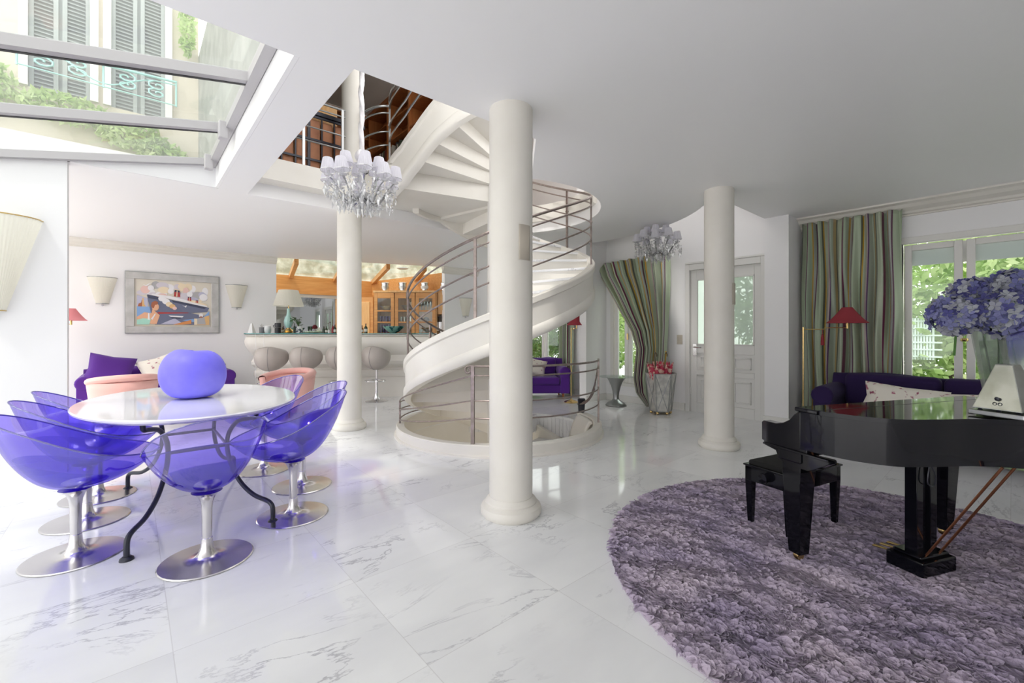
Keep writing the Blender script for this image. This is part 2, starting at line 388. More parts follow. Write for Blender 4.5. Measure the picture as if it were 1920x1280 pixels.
# atrium hole joined to the round stair hole
th1 = atan2(4.02 - S.y, 2.6 - S.x); th2 = pi / 2
hole = [(1.05, 2.70), (2.60, 2.67)]
n = 40; a0 = radians(-115); a1 = atan2(6.0 - S.y, .0001)
if a0 < 0: pass
for i in range(n + 1):
    a = a0 + (pi / 2 - a0) * i / n; hole.append((S.x + 1.36 * cos(a), S.y + 1.36 * sin(a)))
hole += [(1.05, 6.0)]
R2 = 2.68; y53 = 5.3
ea = [radians(x) for x in np.linspace(math.degrees(atan2(2.38 - S.y, sqrt(R2**2 - (2.38 - S.y)**2))), math.degrees(atan2(y53 - S.y, sqrt(R2**2 - (y53 - S.y)**2))), 24)]
entry = [(S.x + R2 * cos(a), S.y + R2 * sin(a)) for a in ea]
ceil_poly = [(-6, -3.4), (7.6, -3.4), (7.6, 2.38)] + entry + [(7.1, 5.3), (7.1, 9.7), (6.06, 9.57), (2.45, 10.8), (-1.05, 10.8), (-1.05, 5.99), (.76, 5.99), (.76, 2.80), (-6, 2.80)]
b = MB(); b.prism(ceil_poly, CE, UF - .26, [hole])
struct(b, 'ceiling', M['ceil'], smooth=0)
b = MB()                                   # upper floor slab, standing a little proud of the ceiling behind the void
up = [(1.0, 5.76), (2.12, 5.76), (2.25, 5.72), (2.33, 5.6), (2.35, 5.4), (2.37, 5.1), (2.5, 4.95)]
aa = atan2(5.15 - S.y, 2.6 - S.x)
for i in range(31):
    c = 160 - i * 5.2; up.append(SP(c, 1.30)[:2])
up += [(7.1, 4.2), (7.1, 9.5), (1.0, 9.5)]
b.prism(up, UF - .26, UF)
struct(b, 'floor_upper', M['cream'], smooth=0)
b = MB(); b.prism([(1.0, -3.4), (7.6, -3.4), (7.6, 2.38)] + entry[:18] + [SP(c, 1.38)[:2] for c in range(20, -72, -6)] + [(2.6, 2.65), (1.0, 2.68)], UF - .26, UF)
struct(b, 'floor_landing', M['ceil'], smooth=0)
b = MB(); b.box(.73, .759, 2.802, 5.97, CE, UF + .02)
struct(b, 'trim_2', M['ceil'], smooth=0)
# left wall and header under the skylight (x,z outline)
b = MB(); b.ypanel([(-6, 0), (-.457, 0), (-.457, 2.98), (.73, 2.98), (.73, 3.27), (-6, 1.93)], 5.97, 5.987); b.box(-6, -.457, 5.987, 6.12, 0, 1.9); b.ypanel([(-6, 1.9), (-.457, 1.9), (-.457, 2.978), (-.9, 2.93), (-6, 1.92)], 5.987, 6.12)
struct(b, 'wall_left', M['wallw'], smooth=0)
b = MB(); b.box(-6, -.457, 5.945, 5.97, 0, .13)
struct(b, 'baseboard_left', M['trim'], smooth=0)
# back wall with the picture, other side walls
b = MB(); b.box(-1.05, 2.45, 10.8, 10.95, 0, CE); b.box(2.3, 2.45, 10.95, 12.3, 0, .8)
struct(b, 'wall_back', M['wall'], smooth=0)
def cornice(mb, a, b2, nrm, z1=CE, s=1.0, so=1.0):
    """moulded cornice from a to b2, nrm points into the room"""
    prof = [(0, 0), (.11, 0), (.11, -.02), (.085, -.035), (.07, -.07), (.035, -.10), (.03, -.125), (.015, -.135), (.015, -.15), (0, -.15)]
    vs = []; k = len(prof)
    for p in (a, b2):
        for (o, z) in prof: vs.append((p[0] + nrm[0] * o * s * so, p[1] + nrm[1] * o * s * so, z1 + z * s))
    fs = [(i, (i + 1) % k, k + (i + 1) % k, k + i) for i in range(k)] + [tuple(range(k)), tuple(range(2 * k - 1, k - 1, -1))]
    mb.add(vs, fs)
b = MB(); cornice(b, (-1.05, 10.8), (2.45, 10.8), (0, -1)); struct(b, 'trim_3', M['cream'], smooth=20)
b = MB(); b.box(6.06, 7.3, 9.57, 9.7, 0, CE); b.add([(6.06, 9.57, 0), (6.06, 9.57, CE), (6.30, 9.85, CE), (6.30, 9.85, 0)], [(0, 1, 2, 3)])
struct(b, 'wall_far', M['wall'], smooth=0)
b = MB(); cornice(b, (5.98, 9.57), (7.1, 9.57), (0, -1), s=1.1); cornice(b, (6.06, 9.57), (6.3, 9.85), (-.7, .7), s=1.0); struct(b, 'trim_4', M['cream'], smooth=20)
def wallx(mb, x0, x1, y0, y1, z1, ops):
    """wall along y with rectangular openings (y0,y1,z0,z1)"""
    y = y0
    for (a, c, z0, zt) in sorted(ops):
        mb.box(x0, x1, y, a, 0, z1)
        if z0 > 0: mb.box(x0, x1, a, c, 0, z0)
        mb.box(x0, x1, a, c, zt, z1); y = c
    mb.box(x0, x1, y, y1, 0, z1)
b = MB(); wallx(b, 7.1, 7.25, 5.3, 9.7, CE, [(6.35, 8.6, .0, 2.55)]); struct(b, 'wall_garden', M['wall'], smooth=0)
b = MB(); wallx(b, 7.1, 7.25, 2.38, 5.3, 4.4, [(2.46, 3.58, 0, 2.45), (4.20, 5.18, .33, 2.55)])
b.box(5.2, 7.25, 2.28, 2.38, UF, 4.4)
struct(b, 'wall_entry', M['wall'], smooth=0)
b = MB(); b.box(6.48, 7.1, 5.3, 5.46, 0, CE); b.box(6.40, 7.1, 5.285, 5.46, CE + .006, 4.4); struct(b, 'wall_cross', M['wall'], smooth=0)
b = MB(); b.prism(entry + [(7.1, 5.3), (7.1, 2.38)], 4.35, 4.45); struct(b, 'ceiling_entry', M['ceil'], smooth=0)
b = MB(); b.box(6.95, 7.7, 2.07, 2.38, 0, CE + .42); struct(b, 'wall_pier', M['wall'], smooth=0)
b = MB(); wallx(b, 7.55, 7.7, -3.4, 2.07, CE, [(-.45, .95, 0.0, 2.54)]); struct(b, 'wall_right', M['wall'], smooth=0)
b = MB(); cornice(b, (7.55, 2.07), (7.55, -3.4), (-1, 0), s=1.05, so=2.3); struct(b, 'trim_5', M['cream'], smooth=20)
b = MB()
b.box(7.07, 7.1, 3.66, 5.3, 0, .12); b.box(7.07, 7.1, 5.46, 6.3, 0, .12); b.box(7.07, 7.1, 8.65, 9.57, 0, .12); b.box(6.92, 6.95, 2.05, 2.39, 0, .12); b.box(6.46, 7.1, 5.27, 5.3, 0, .12)
struct(b, 'baseboard_right', M['trim'], smooth=0)
b = MB(); b.box(-2.6, 7.7, -3.55, -3.4, 0, CE); struct(b, 'wall_rear', M['wall'], smooth=0)
# ---- kitchen shell
K1 = (5.28, 12.2); K2 = (6.21, 9.84)
b = MB(); b.box(2.3, 5.4, 12.2, 12.35, 0, 2.78); struct(b, 'wall_kitchen', M['kwall'], smooth=0)
dx = Vector((K2[0] - K1[0], K2[1] - K1[1])).normalized(); nk = Vector((-dx.y, dx.x)) * -1   # into the kitchen (towards -x)
if nk.x > 0: nk = -nk
b = MB(); o1 = Vector(K1); o2 = Vector(K2); w2 = nk * -.15
b.prism([tuple(o1), tuple(o2), tuple(o2 + w2), tuple(o1 + w2)], 0, 2.2); struct(b, 'wall_kitchen_side', M['kwall'], smooth=0)
b = MB(); b.box(2.3, 5.3, 12.08, 12.2, 2.30, 2.76)
w3 = nk * .10; b.add([(*(o1 + w3), 2.1), (*(o2 + w3), 2.1), (*(o2 + w3), 2.86), (*(o1 + w3), 2.76), (*(o1 + w2), 2.1), (*(o2 + w2), 2.1), (*(o2 + w2), 2.86), (*(o1 + w2), 2.76)],
                     [(0, 1, 2, 3), (3, 2, 6, 7), (4, 7, 6, 5), (0, 4, 5, 1), (1, 5, 6, 2), (0, 3, 7, 4)])
b.box(2.3, 5.3, 12.04, 12.2, 2.30, 2.36)
struct(b, 'trim_6', M['wood'], smooth=0)
# kitchen glass roof with rafters
A1, B1 = Vector((2.45, 10.8)), Vector((6.06, 9.57))
def meet(px):     # where the sight line meets the ceiling edge
    t = (px - 960) / FPX; d = Vector((SY + CY * t, CY - SY * t)); e = B1 - A1
    k = (A1.x * e.y - A1.y * e.x) / (d.x * e.y - d.y * e.x); return d * k
wk = thing('window_1', 'kitchen glass roof with orange timber rafters', 'window'); del wk['category']; wk['kind'] = 'structure'
b = MB(); b.add([(*A1, CE + .01), (*B1, CE + .01), (*(o2 + w2), 2.88), (*(o1 + w2), 2.78), (2.3, 12.3, 2.78)], [(0, 1, 2, 3, 4)]); b.build('pane', M['glass'], wk, smooth=0, solid=.01)
for (pt, wp) in ((556, (onY(545, 12.15), 12.15)), (645, (onY(628, 12.15), 12.15)), (728, tuple(o1)), (797, tuple(Vector(K1).lerp(Vector(K2), .62)))):
    q = meet(pt); b = MB(); b.beam((wp[0], wp[1], 2.73), (q.x, q.y, CE - .06), .09, .12); b.build('rafter', M['wood'], wk, smooth=0)

# ---- skylight
def skz(x): return 3.28 + .205 * (x - .68)
sk = thing('window_2', 'sloping skylight over the dining table with pale aluminium bars', 'window'); del sk['category']; sk['kind'] = 'structure'
ys = [2.72, 3.80, 4.87, 5.97]
for i in range(3):
    b = MB(); b.add([(-6, ys[i], skz(-6)), (.68, ys[i], skz(.68)), (.68, ys[i + 1], skz(.68)), (-6, ys[i + 1], skz(-6))], [(0, 1, 2, 3)]); b.build('pane', M['skyglass'], sk, smooth=0)
for y in ys[1:]:
    b = MB(); b.beam((-6, y - .03, skz(-6) - .03), (.66, y - .03, skz(.66) - .03), .06, .07); b.mi = 1; b.beam((-6, y + .012, skz(-6) - .045), (.66, y + .012, skz(.66) - .045), .022, .05)
    b.mi = 0; b.beam((-6, y + .04, skz(-6) - .025), (.66, y + .04, skz(.66) - .025), .035, .05); b.build('glazing_bar', [M['alu'], M['rubber']], sk, smooth=0)
b = MB(); b.beam((.69, 2.7, skz(.69) - .04), (.69, 6.0, skz(.69) - .04), .07, .08); b.build('end_rail', M['alu'], sk, smooth=0)
for y in (4.75, 5.75):
    b = MB(); b.box(.60, .68, y - .04, y + .04, 3.10, 3.26); b.build('bracket', M['alu'], sk, smooth=0, bevel=.01)
# upper storey shell
b = MB(); b.box(.86, 1.0, 2.7, 9.4, UF, 5.95); struct(b, 'wall_upper_left', M['facadeg'], smooth=0)
b = MB(); b.box(1.0, 7.2, 9.0, 9.2, UF, 5.95); struct(b, 'wall_upper_back', M['kwall'], smooth=0)
b = MB(); b.box(7.1, 7.25, 5.3, 9.4, CE, 5.95); struct(b, 'wall_upper_right', M['wall'], smooth=0)
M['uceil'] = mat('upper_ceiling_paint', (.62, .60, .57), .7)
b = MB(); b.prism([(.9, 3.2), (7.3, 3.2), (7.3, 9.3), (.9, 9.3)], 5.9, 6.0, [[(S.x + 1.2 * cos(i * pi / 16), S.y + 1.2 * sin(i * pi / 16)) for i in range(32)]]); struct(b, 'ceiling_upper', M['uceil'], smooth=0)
b = MB(); b.box(-1.05, .9, 6.12, 9.0, 3.15, 3.22); struct(b, 'roof_rear', M['terrace'], smooth=0)
# terrace ground outside
b = MB(); b.box(-16, 20, -16, -3.4, -.14, -.05); b.box(-16, -6, -3.4, 6.2, -.14, -.05); b.box(-16, -1.6, 6.2, 16, -.14, -.05); b.box(7.7, 20, -3.4, 16, -.14, -.05); b.box(-1.6, 2, 11.2, 16, -.14, -.05); b.box(2, 7.7, 12.5, 18, -.14, -.05)
struct(b, 'ground', M['terrace'], smooth=0)

# ---- windows and door on the right
def french(name, X, leaves, z0, z1, box_z=None, label=''):
    r = thing(name, label, 'window'); del r['category']; r['kind'] = 'structure'
    ya, yb = leaves[0][0], leaves[-1][1]
    b = MB(); b.box(X - .02, X + .09, ya - .09, ya - .02, z0, z1 + .09); b.box(X - .02, X + .09, yb + .02, yb + .09, z0, z1 + .09); b.box(X - .02, X + .09, ya - .09, yb + .09, z1 + .02, z1 + .10)
    if z0 > .2: b.box(X - .05, X + .09, ya - .09, yb + .09, z0 - .06, z0)
    b.build('window_frame', M['trim'], r, smooth=0, bevel=.006)
    for (a, c) in leaves:
        b = MB(); f = .075; b.box(X, X + .05, a, a + f, z0, z1); b.box(X, X + .05, c - f, c, z0, z1); b.box(X, X + .05, a + f, c - f, z0, z0 + .14); b.box(X, X + .05, a + f, c - f, z1 - f, z1)
        l = b.build('casement', M['trim'], r, smooth=0, bevel=.006)
        b = MB(); b.box(X + .02, X + .026, a + f, c - f, z0 + .14, z1 - f); b.build('pane', M['glass'], l, smooth=0)
    if box_z:
        b = MB(); b.box(X + .10, X + .22, ya, yb, box_z, z1); b.box(X + .09, X + .105, ya, yb, box_z - .03, box_z + .02); b.build('shutter_box', M['wall'], r, smooth=0)
    return r
wr = french('window_3', 7.55, [(-.52, .37), (.40, .93)], 0.02, 2.45, 2.22, 'tall white French window beside the striped curtain and purple sofa')
b = MB(); b.at((7.52, .385, 1.24)).lathe([(0, -.02), (.03, -.015), (.038, 0), (.03, .02), (0, .025)], 16); o = b.build('handle', M['brass'], wr); o['label'] = 'brass oval knob'
we = french('window_4', 7.10, [(4.28, 4.79), (4.80, 5.10)], .36, 2.5, None, 'white casement window half covered by the tied striped curtain')
b = MB(); b.box(7.06, 7.09, 4.78, 4.80, 1.18, 1.30); b.build('handle', M['brass'], we, smooth=0, bevel=.004)
wf = french('window_5', 7.10, [(6.42, 7.0), (7.03, 7.6), (7.64, 8.5)], .02, 2.45, None, 'white French windows behind the far purple sofa')
dr = thing('door_1', 'white panelled entrance door with frosted green glass', 'door'); del dr['category']; dr['kind'] = 'structure'
b = MB(); b.box(7.05, 7.2, 2.40, 2.47, 0, 2.46); b.box(7.05, 7.2, 3.57, 3.64, 0, 2.46); b.box(7.05, 7.2, 2.47, 3.57, 2.36, 2.46); b.box(7.04, 7.2, 2.40, 3.64, 2.46, 2.49); b.build('door_frame', M['doorw'], dr, smooth=0, bevel=.006)
for (a, c) in ((2.47, 3.02), (3.025, 3.565)):
    b = MB(); st = .10
    b.box(7.1, 7.15, a, a + st, -.01, 2.36); b.box(7.1, 7.15, c - st, c, -.01, 2.36)
    for (z0, z1) in ((-.01, .16), (.62, .70), (.98, 1.12), (2.20, 2.36)): b.box(7.1, 7.15, a + st, c - st, z0, z1)
    b.box(7.12, 7.14, a + st, c - st, .16, .62); b.box(7.12, 7.14, a + st, c - st, .70, .98)
    for (z0, z1) in ((.22, .56), (.75, .93)):
        y0, y1 = a + st + .05, c - st - .05
        b.box(7.095, 7.13, y0, y1, z0, z0 + .02); b.box(7.095, 7.13, y0, y1, z1 - .02, z1); b.box(7.095, 7.13, y0, y0 + .02, z0, z1); b.box(7.095, 7.13, y1 - .02, y1, z0, z1)
    y0, y1 = a + st, c - st
    for (q0, q1, z0, z1) in ((y0, y1, 1.12, 1.14), (y0, y1, 2.18, 2.20), (y0, y0 + .02, 1.12, 2.2), (y1 - .02, y1, 1.12, 2.2)): b.box(7.09, 7.12, q0, q1, z0, z1)
    l = b.build('door_leaf', M['doorw'], dr, smooth=0, bevel=.005)
    b = MB(); b.box(7.125, 7.131, y0, y1, 1.12, 2.20); b.build('glass_panel', M['frost'], l, smooth=0)
b = MB(); b.tube([(7.09, 3.49, 1.08), (7.05, 3.49, 1.08), (7.045, 3.44, 1.08), (7.045, 3.36, 1.075)], .011, 8); b.box(7.085, 7.10, 3.46, 3.52, .94, 1.13); o = b.build('door_handle', M['silver'], dr); o['label'] = 'silver lever handle'
b = MB(); b.at((7.09, 3.56, .35)).lathe([(.012, -.06), (.012, .06)], 10); b.build('hinge', M['trim'], dr)
b = MB()       # wrought iron grille outside the door glass
for y in (2.60, 2.72, 2.84, 3.14, 3.26, 3.38): b.tube([(7.22, y, 1.12), (7.22, y, 2.2)], .008, 6)
for z in (1.35, 1.65, 1.95):
    for y in (2.66, 2.78, 3.2, 3.32): b.tube([(7.22, y + .05 * cos(k * pi / 6), z + .08 * sin(k * pi / 6)) for k in range(12)], .008, 6, closed=True)
b.build('grille', M['dark'], dr)

# ------------------------------------------------------------------ SPIRAL STAIRCASE
def ztop(c):
    if c <= 500: return .93 + .0084 * (c - 193)
    return float(np.interp(c, (500, 565, 575, 586, 597, 610, 640, 700), (3.50, 3.50, 3.56, 3.71, 3.92, 4.10, 4.38, 4.9)))
def dr(c): return 0.0 if c < 530 else float(np.interp(c, (543, 565, 575, 586, 597, 610, 625), (.25, .18, .13, .09, .05, .01, 0)))
st = thing('spiral_staircase', 'cream spiral staircase with white marble treads and bronze railings winding up through the ceiling', 'staircase', (S.x, S.y, 0), -YAW)
def LP(c, r, z): a = radians(c); return (r * cos(a), r * sin(a), z)
prof = [(1.19, 0), (1.275, 0), (1.285, -.012), (1.285, -.075), (1.262, -.09), (1.258, -.33), (1.272, -.345), (1.285, -.37), (1.285, -.44), (1.27, -.465), (1.235, -.475), (1.19, -.475)]
def string_run(c0, c1, p=prof, step=4):
    b = MB(); n = int((c1 - c0) / step); k = len(p); vs = []
    for i in range(n + 1):
        c = c0 + (c1 - c0) * i / n; zt = ztop(c)
        for (r, z) in p: vs.append(LP(c, r + dr(c), zt + z))
    fs = []
    for i in range(n):
        for j in range(k): a = i * k + j; a2 = i * k + (j + 1) % k; fs.append((a, a2, a2 + k, a + k))
    fs += [tuple(range(k))[::-1], tuple(n * k + j for j in range(k))]
    return b.add(vs, fs)
o = string_run(96, 528).build('stringer', M['cream'], st, smooth=40)
o = string_run(543, 700, step=2).build('stringer', M['cream'], st, smooth=40)
o = string_run(-250, 62).build('stringer', M['cream'], st, smooth=40)
RI = .17
def tread_block(c0, c1, zt, th, rin=RI - .02, rout=1.20, riser=None):
    b = MB(); n = 4; vs = []
    for i in range(n + 1):
        c = c0 + (c1 - c0) * i / n
        for (r, z) in ((rin, zt), (rout + dr(c), zt), (rout + dr(c), zt - th), (rin, zt - th)): vs.append(LP(c, r, z))
    fs = []
    for i in range(n):
        for j in range(4): a = i * 4 + j; a2 = i * 4 + (j + 1) % 4; fs.append((a, a2, a2 + 4, a + 4))
    fs += [(3, 2, 1, 0), (n * 4, n * 4 + 1, n * 4 + 2, n * 4 + 3)]
    return b.add(vs, fs)
STEP = 20
def tz(c): return ztop(c) - .10
marks = [c for c in range(100, 500, STEP)] + [c for c in range(568, 700, STEP)]
MK = [(c, c + STEP, tz(c + STEP * .5) - .02) for c in marks if c < 500]
cs = [568]
while cs[-1] < 690:
    c = cs[-1] + 1
    while tz(c) - tz(cs[-1]) < .175 and c < 700: c += 1
    cs.append(c)
MK += [(cs[i], cs[i + 1], UF + .16 * (i + 1)) for i in range(len(cs) - 1)]
for (c, c2, z) in MK:
    tread_block(c - 1.5, c2, z + .03, .03, rout=1.21).build('tread', M['marble'], st, smooth=0, bevel=.006)
    tread_block(c, c2 + 1.5, z, .24).build('step_block', M['cream'], st, smooth=0)
tread_block(500, 568, UF + .0, .30).build('landing', M['cream'], st, smooth=0)
tread_block(62, 100, 0.0, .26).build('landing', M['marble'], st, smooth=0)
for c in range(-200, 60, STEP):
    z = tz(c + STEP * .5) - .02
    tread_block(c - 1.5, c + STEP, z + .03, .03, rout=1.21).build('tread', M['marble'], st, smooth=0, bevel=.006)
    tread_block(c, c + STEP + 1.5, z, .24).build('step_block', M['cream'], st, smooth=0)
b = MB(); b.lathe([(RI, -2.6), (RI, 5.6)], 40); b.build('newel', M['trim'], st)
# railing on the stringer: posts and four rails
OFF = (.88, .77, .51, .33); RR = 1.235
def helix(c0, c1, off, r=RR, step=4):
    n = max(2, int((c1 - c0) / step)); return [LP(c0 + (c1 - c0) * i / n, r + dr(c0 + (c1 - c0) * i / n), ztop(c0 + (c1 - c0) * i / n) + off) for i in range(n + 1)]
for k, o_ in enumerate(OFF):
    b = MB(); b.tube(helix(128, 496, o_), .016 if k == 0 else .010, 8); b.build('handrail' if k == 0 else 'rail', M['iron'], st)
    b = MB(); b.tube(helix(548, 700, o_), .016 if k == 0 else .011, 8); b.build('handrail' if k == 0 else 'rail', M['pewter'], st)
def post(c, zb, zt, r=RR, m='iron', w_=.034):
    b = MB(); b.at(LP(c, r + dr(c), 0), rz=radians(c)).box(-.011, .011, -w_ / 2, w_ / 2, zb, zt); b.box(-.016, .016, -w_ / 2 - .006, w_ / 2 + .006, zt - .34, zt - .32)
    return b.build('post', M[m], st, smooth=0, bevel=.003)
for c in (200, 259, 347, 395, 440, 480, 150): post(c, ztop(c) - .02, ztop(c) + .88, w_=.045 if c in (200, 347) else .034)
for c in (545, 549.5, 620, 680): post(c, ztop(c) - .05, ztop(c) + .88, m='pewter')
# kerb round the well
kb = thing('stairwell_kerb', 'round cream stone kerb with bronze guard rail around the foot of the spiral stair', 'kerb', (S.x, S.y, 0), -YAW)
kp = [(1.27, -.10), (1.27, .125), (1.275, .135), (1.365, .135), (1.375, .125), (1.375, .03), (1.40, .02), (1.40, 0), (1.36, -.0)]
b = MB(); n = 80; k = len(kp); vs = []
for i in range(n + 1):
    c = 112 + (386 - 112) * i / n
    for (r, z) in kp: vs.append(LP(c, r, z))
fs = [(i * k + j, i * k + (j + 1) % k, (i + 1) * k + (j + 1) % k, (i + 1) * k + j) for i in range(n) for j in range(k)] + [tuple(range(k))[::-1], tuple(n * k + j for j in range(k))]
b.add(vs, fs).build('kerb_ring', M['cream'], kb, smooth=30)
def ringpts(c0, c1, z0, z1, r=1.33, step=4):
    n = max(2, int(abs(c1 - c0) / step)); return [LP(c0 + (c1 - c0) * i / n, r, z0 + (z1 - z0) * i / n) for i in range(n + 1)]
for k, (z, za, zb) in enumerate(((.97, None, None), (.87, .41, .30), (.60, .31, .22), (.41, .19, .16))):
    pts = ringpts(259, 352, z, z) if za is None else ringpts(130, 190, zb, za)[:-1] + ringpts(190, 259, za, z)[:-1] + ringpts(259, 352, z, z)
    if za is None:
        c0 = 259; vol = []
        for j in range(14):
            a = j * .5; rr = .045 * (1 - j / 18); vol.append(LP(c0 - 2.0 - (rr * sin(a)) / 1.33 * 57, 1.33, z - .045 + rr * cos(a)))
        pts = vol[::-1] + pts
    b = MB(); b.tube(pts, .012 if k == 0 else .009, 8); b.build('rail', M['iron'], kb)
for (c, zt_) in ((190, .43), (259, .98), (352, .98)):
    b = MB(); b.at(LP(c, 1.33, 0), rz=radians(c)).box(-.012, .012, -.02, .02, .13, zt_); b.build('post', M['iron'], kb, smooth=0, bevel=.003)
b = MB(); b.at(LP(24, 1.32, .10), rz=radians(24)).lathe([(.0, .03), (.045, .03), (.05, .1), (.055, .2), (.06, .22), (.05, .24), (0, .24)], 12); b.build('post', M['dark'], kb)
for k in range(5):       # bars sweeping from the end post down to the little newel
    b = MB(); p = []
    for j in range(13):
        c = -8 + 32 * j / 12; z = float(np.interp(c, (-8, 0, 8, 14, 20, 24), (.95, .74, .52, .38, .31, .29))); z = .22 + (z - .22) * (1 - k * .13)
        p.append(LP(c + k * .5, 1.33 - .012 * k, z))
    b.tube(p, .010, 6); b.build('rail', M['iron'], kb)
b = MB()                  # curved end of the kerb running down beside the steps
b.grid(lambda u, v: LP(-2 + 24 * u, 1.10 + .16 * v, .10 - .42 * (1 - v) ** 2 * (1 - u * .3)), 12, 8); b.build('kerb_end', M['cream'], kb, solid=.04)

# ------------------------------------------------------------------ COLUMNS
def column(x, y, label, z0=0, z1=CE, r=.16, name='round_column'):
    t = thing(name, label, 'column', (x, y, z0))
    b = MB(); b.lathe([(r * .99, .12 if z0 == 0 else -.01), (r, .2), (r, z1 - z0)], 48, cap=False); b.build('shaft', M['column'], t)
    if z0 == 0:
        b = MB(); b.lathe([(0, 0), (.205, 0), (.222, .02), (.226, .045), (.218, .072), (.196, .088), (.188, .094), (.190, .104), (.183, .115), (.170, .124), (.163, .14), (.1, .145)], 48); b.build('base', M['column'], t)
    return t
c1 = column(*pw(958, 3.24), 'large cream stone column at the centre, nearest, with a beige wall plate')
column(*pw(655, 6.05), 'cream stone column behind the dining chairs, in front of the bar')
c3 = column(*pw(1348, 5.08), 'cream stone column before the entrance door near the piano')
column(onY(659, 5.90), 5.90, 'pale column on the upper floor above the bar column', UF, 5.9, .125)
b = MB(); a = ang(-50) ; b.at((0, 0, 1.98), rz=radians(-52) - YAW + radians(0)).grid(lambda u, v: (.163 * cos((u - .5) * .62), .163 * sin((u - .5) * .62), -.125 + .25 * v), 8, 1); b.build('wall_plate', M['beige'], c1, solid=.004)
b = MB(); b.at((0, 0, 1.77), rz=radians(-42) - YAW).grid(lambda u, v: (.165 * cos((u - .5) * .5), .165 * sin((u - .5) * .5), -.12 + .24 * v), 8, 1); b.build('wall_plate', M['beige'], c3, solid=.012)

# ------------------------------------------------------------------ DINING TABLE AND CHAIRS
TX, TY, TZ = .37, 4.2, .83
tb = thing('dining_table', 'oval glossy white dining table on bent dark steel legs', 'table', (TX, TY, 0))
b = MB(); b.lathe([(0, TZ - .045), (.90, TZ - .045), (.96, TZ - .036), (.99, TZ - .02), (.995, TZ - .008), (.985, TZ), (0, TZ)], 72, sx=.69, sy=1.0); b.build('tabletop', M['tablew'], tb)
for sx_ in (-1, 1):
    for sy_ in (-1, 1):
        u = Vector((.45 * sx_, .89 * sy_, 0)); pr = [(.86, .0), (.86, .09), (.845, .125), (.80, .145), (.66, .17), (.52, .25), (.42, .38), (.385, .50), (.41, .60), (.50, .685), (.62, .715), (.68, .725), (.695, .75), (.70, .79)]
        # smooth by Catmull-Rom
        P = [u * r + Vector((0, 0, z)) for r, z in pr]; Q = []
        for i in range(len(P) - 1):
            p0, p1, p2, p3 = P[max(i - 1, 0)], P[i], P[i + 1], P[min(i + 2, len(P) - 1)]
            for k in range(4):
                t = k / 4; Q.append(.5 * ((2 * p1) + (p2 - p0) * t + (2 * p0 - 5 * p1 + 4 * p2 - p3) * t * t + (3 * p1 - p0 - 3 * p2 + p3) * t ** 3))
        Q.append(P[-1]); b = MB(); b.tube(Q, .0155, 10); l = b.build('leg', M['dark'], tb)
        b = MB(); b.at(tuple(u * .86)).lathe([(0, 0), (.036, 0), (.034, .012), (.022, .022), (0, .022)], 16); b.build('foot', M['dark'], l)
b = MB(); b.tube([(.173 * a_, .343 * c_, .50) for a_, c_ in ((-1, -1), (1, -1), (1, 1), (-1, 1))], .011, 8, closed=True); b.build('cross_frame', M['dark'], tb)

def make_chair(name, label):
    t = thing(name, label, 'chair')
    def sh(u, v):
        a = 2 * pi * u; c_ = cos(a)                # a = 0 front (+x)
        rim = .715 - .150 * c_ + .02 * cos(2 * a)
        R = .315 + .02 * cos(2 * a) + (.035 if c_ < 0 else .06) * abs(c_) ** 2 - .0
        vv = v
        r = R * (.30 * vv + .70 * vv ** .55) if vv > 0 else 0
        z = .405 + (rim - .405) * (vv ** 2.1 * .72 + .28 * vv)
        off = -.05 * (1 - vv)
        return (r * c_ * 1.0 + off * 0 - .02 * c_ * 0, r * sin(a), z)
    b = MB(); b.grid(sh, 64, 20, cu=True); s_ = b.build('seat_shell', M['violet'], t, smooth=60)
    b = MB(); b.tube([sh(k / 64, 1) for k in range(64)], .0045, 6, closed=True); b.build('rim', M['violetrim'], s_)
    b = MB(); b.grid(lambda u, v: (lambda p: (p[0] * .95, p[1] * .95, p[2] + .010))(sh(u, v * .62)), 48, 12, cu=True); b.build('seat_layer', M['violetd'], s_, smooth=60)
    b = MB(); b.lathe([(0, .0), (.235, .0), (.238, .004), (.232, .009), (.12, .014), (.065, .022), (.045, .04), (.033, .075), (.029, .12), (.0285, .13), (.026, .132), (.0275, .30), (.032, .34), (.045, .375), (.062, .396), (.078, .404), (0, .406)], 40)
    b.build('pedestal', M['chrome'], t)
    return t
M['violetd'] = glassy('deep_violet_plastic', (.30, .18, .88), .16, .05, (.14, .02, .70), .10)
M['violetrim'] = glassy('violet_rim', (.25, .20, .75), .4, .05, (.20, .16, .70), .5)
chairs = [(388, 1048, 90, 'translucent violet tub chair with its back to the camera, nearest at the table end'),
          (142, 1041, 0, 'translucent violet tub chair at far left of the photo, nearest on the left side'),
          (163, 975, 0, 'translucent violet tub chair in the middle of the left side of the table'),
          (185, 930, 0, 'translucent violet tub chair farthest away on the left side of the table'),
          (550, 965, 180, 'translucent violet tub chair nearest on the right side of the white table'),
          (567, 910, 180, 'translucent violet tub chair second along the right side, just behind the nearest one'),
          (495, 880, 205, 'translucent violet tub chair at the far right corner of the table, before a pink armchair')]
proto = None
for i, (px, py, rz, lab) in enumerate(chairs):
    x, y = pw(px, FPX * H / (py - 620))
    if i == 0: proto = make_chair('tub_chair', lab); proto['group'] = 'violet tub chairs around the dining table'; o = proto; o.location = (x, y, 0); o.rotation_euler = (0, 0, radians(97))
    else: o = dup(proto, (x, y, 0), radians(rz), lab)
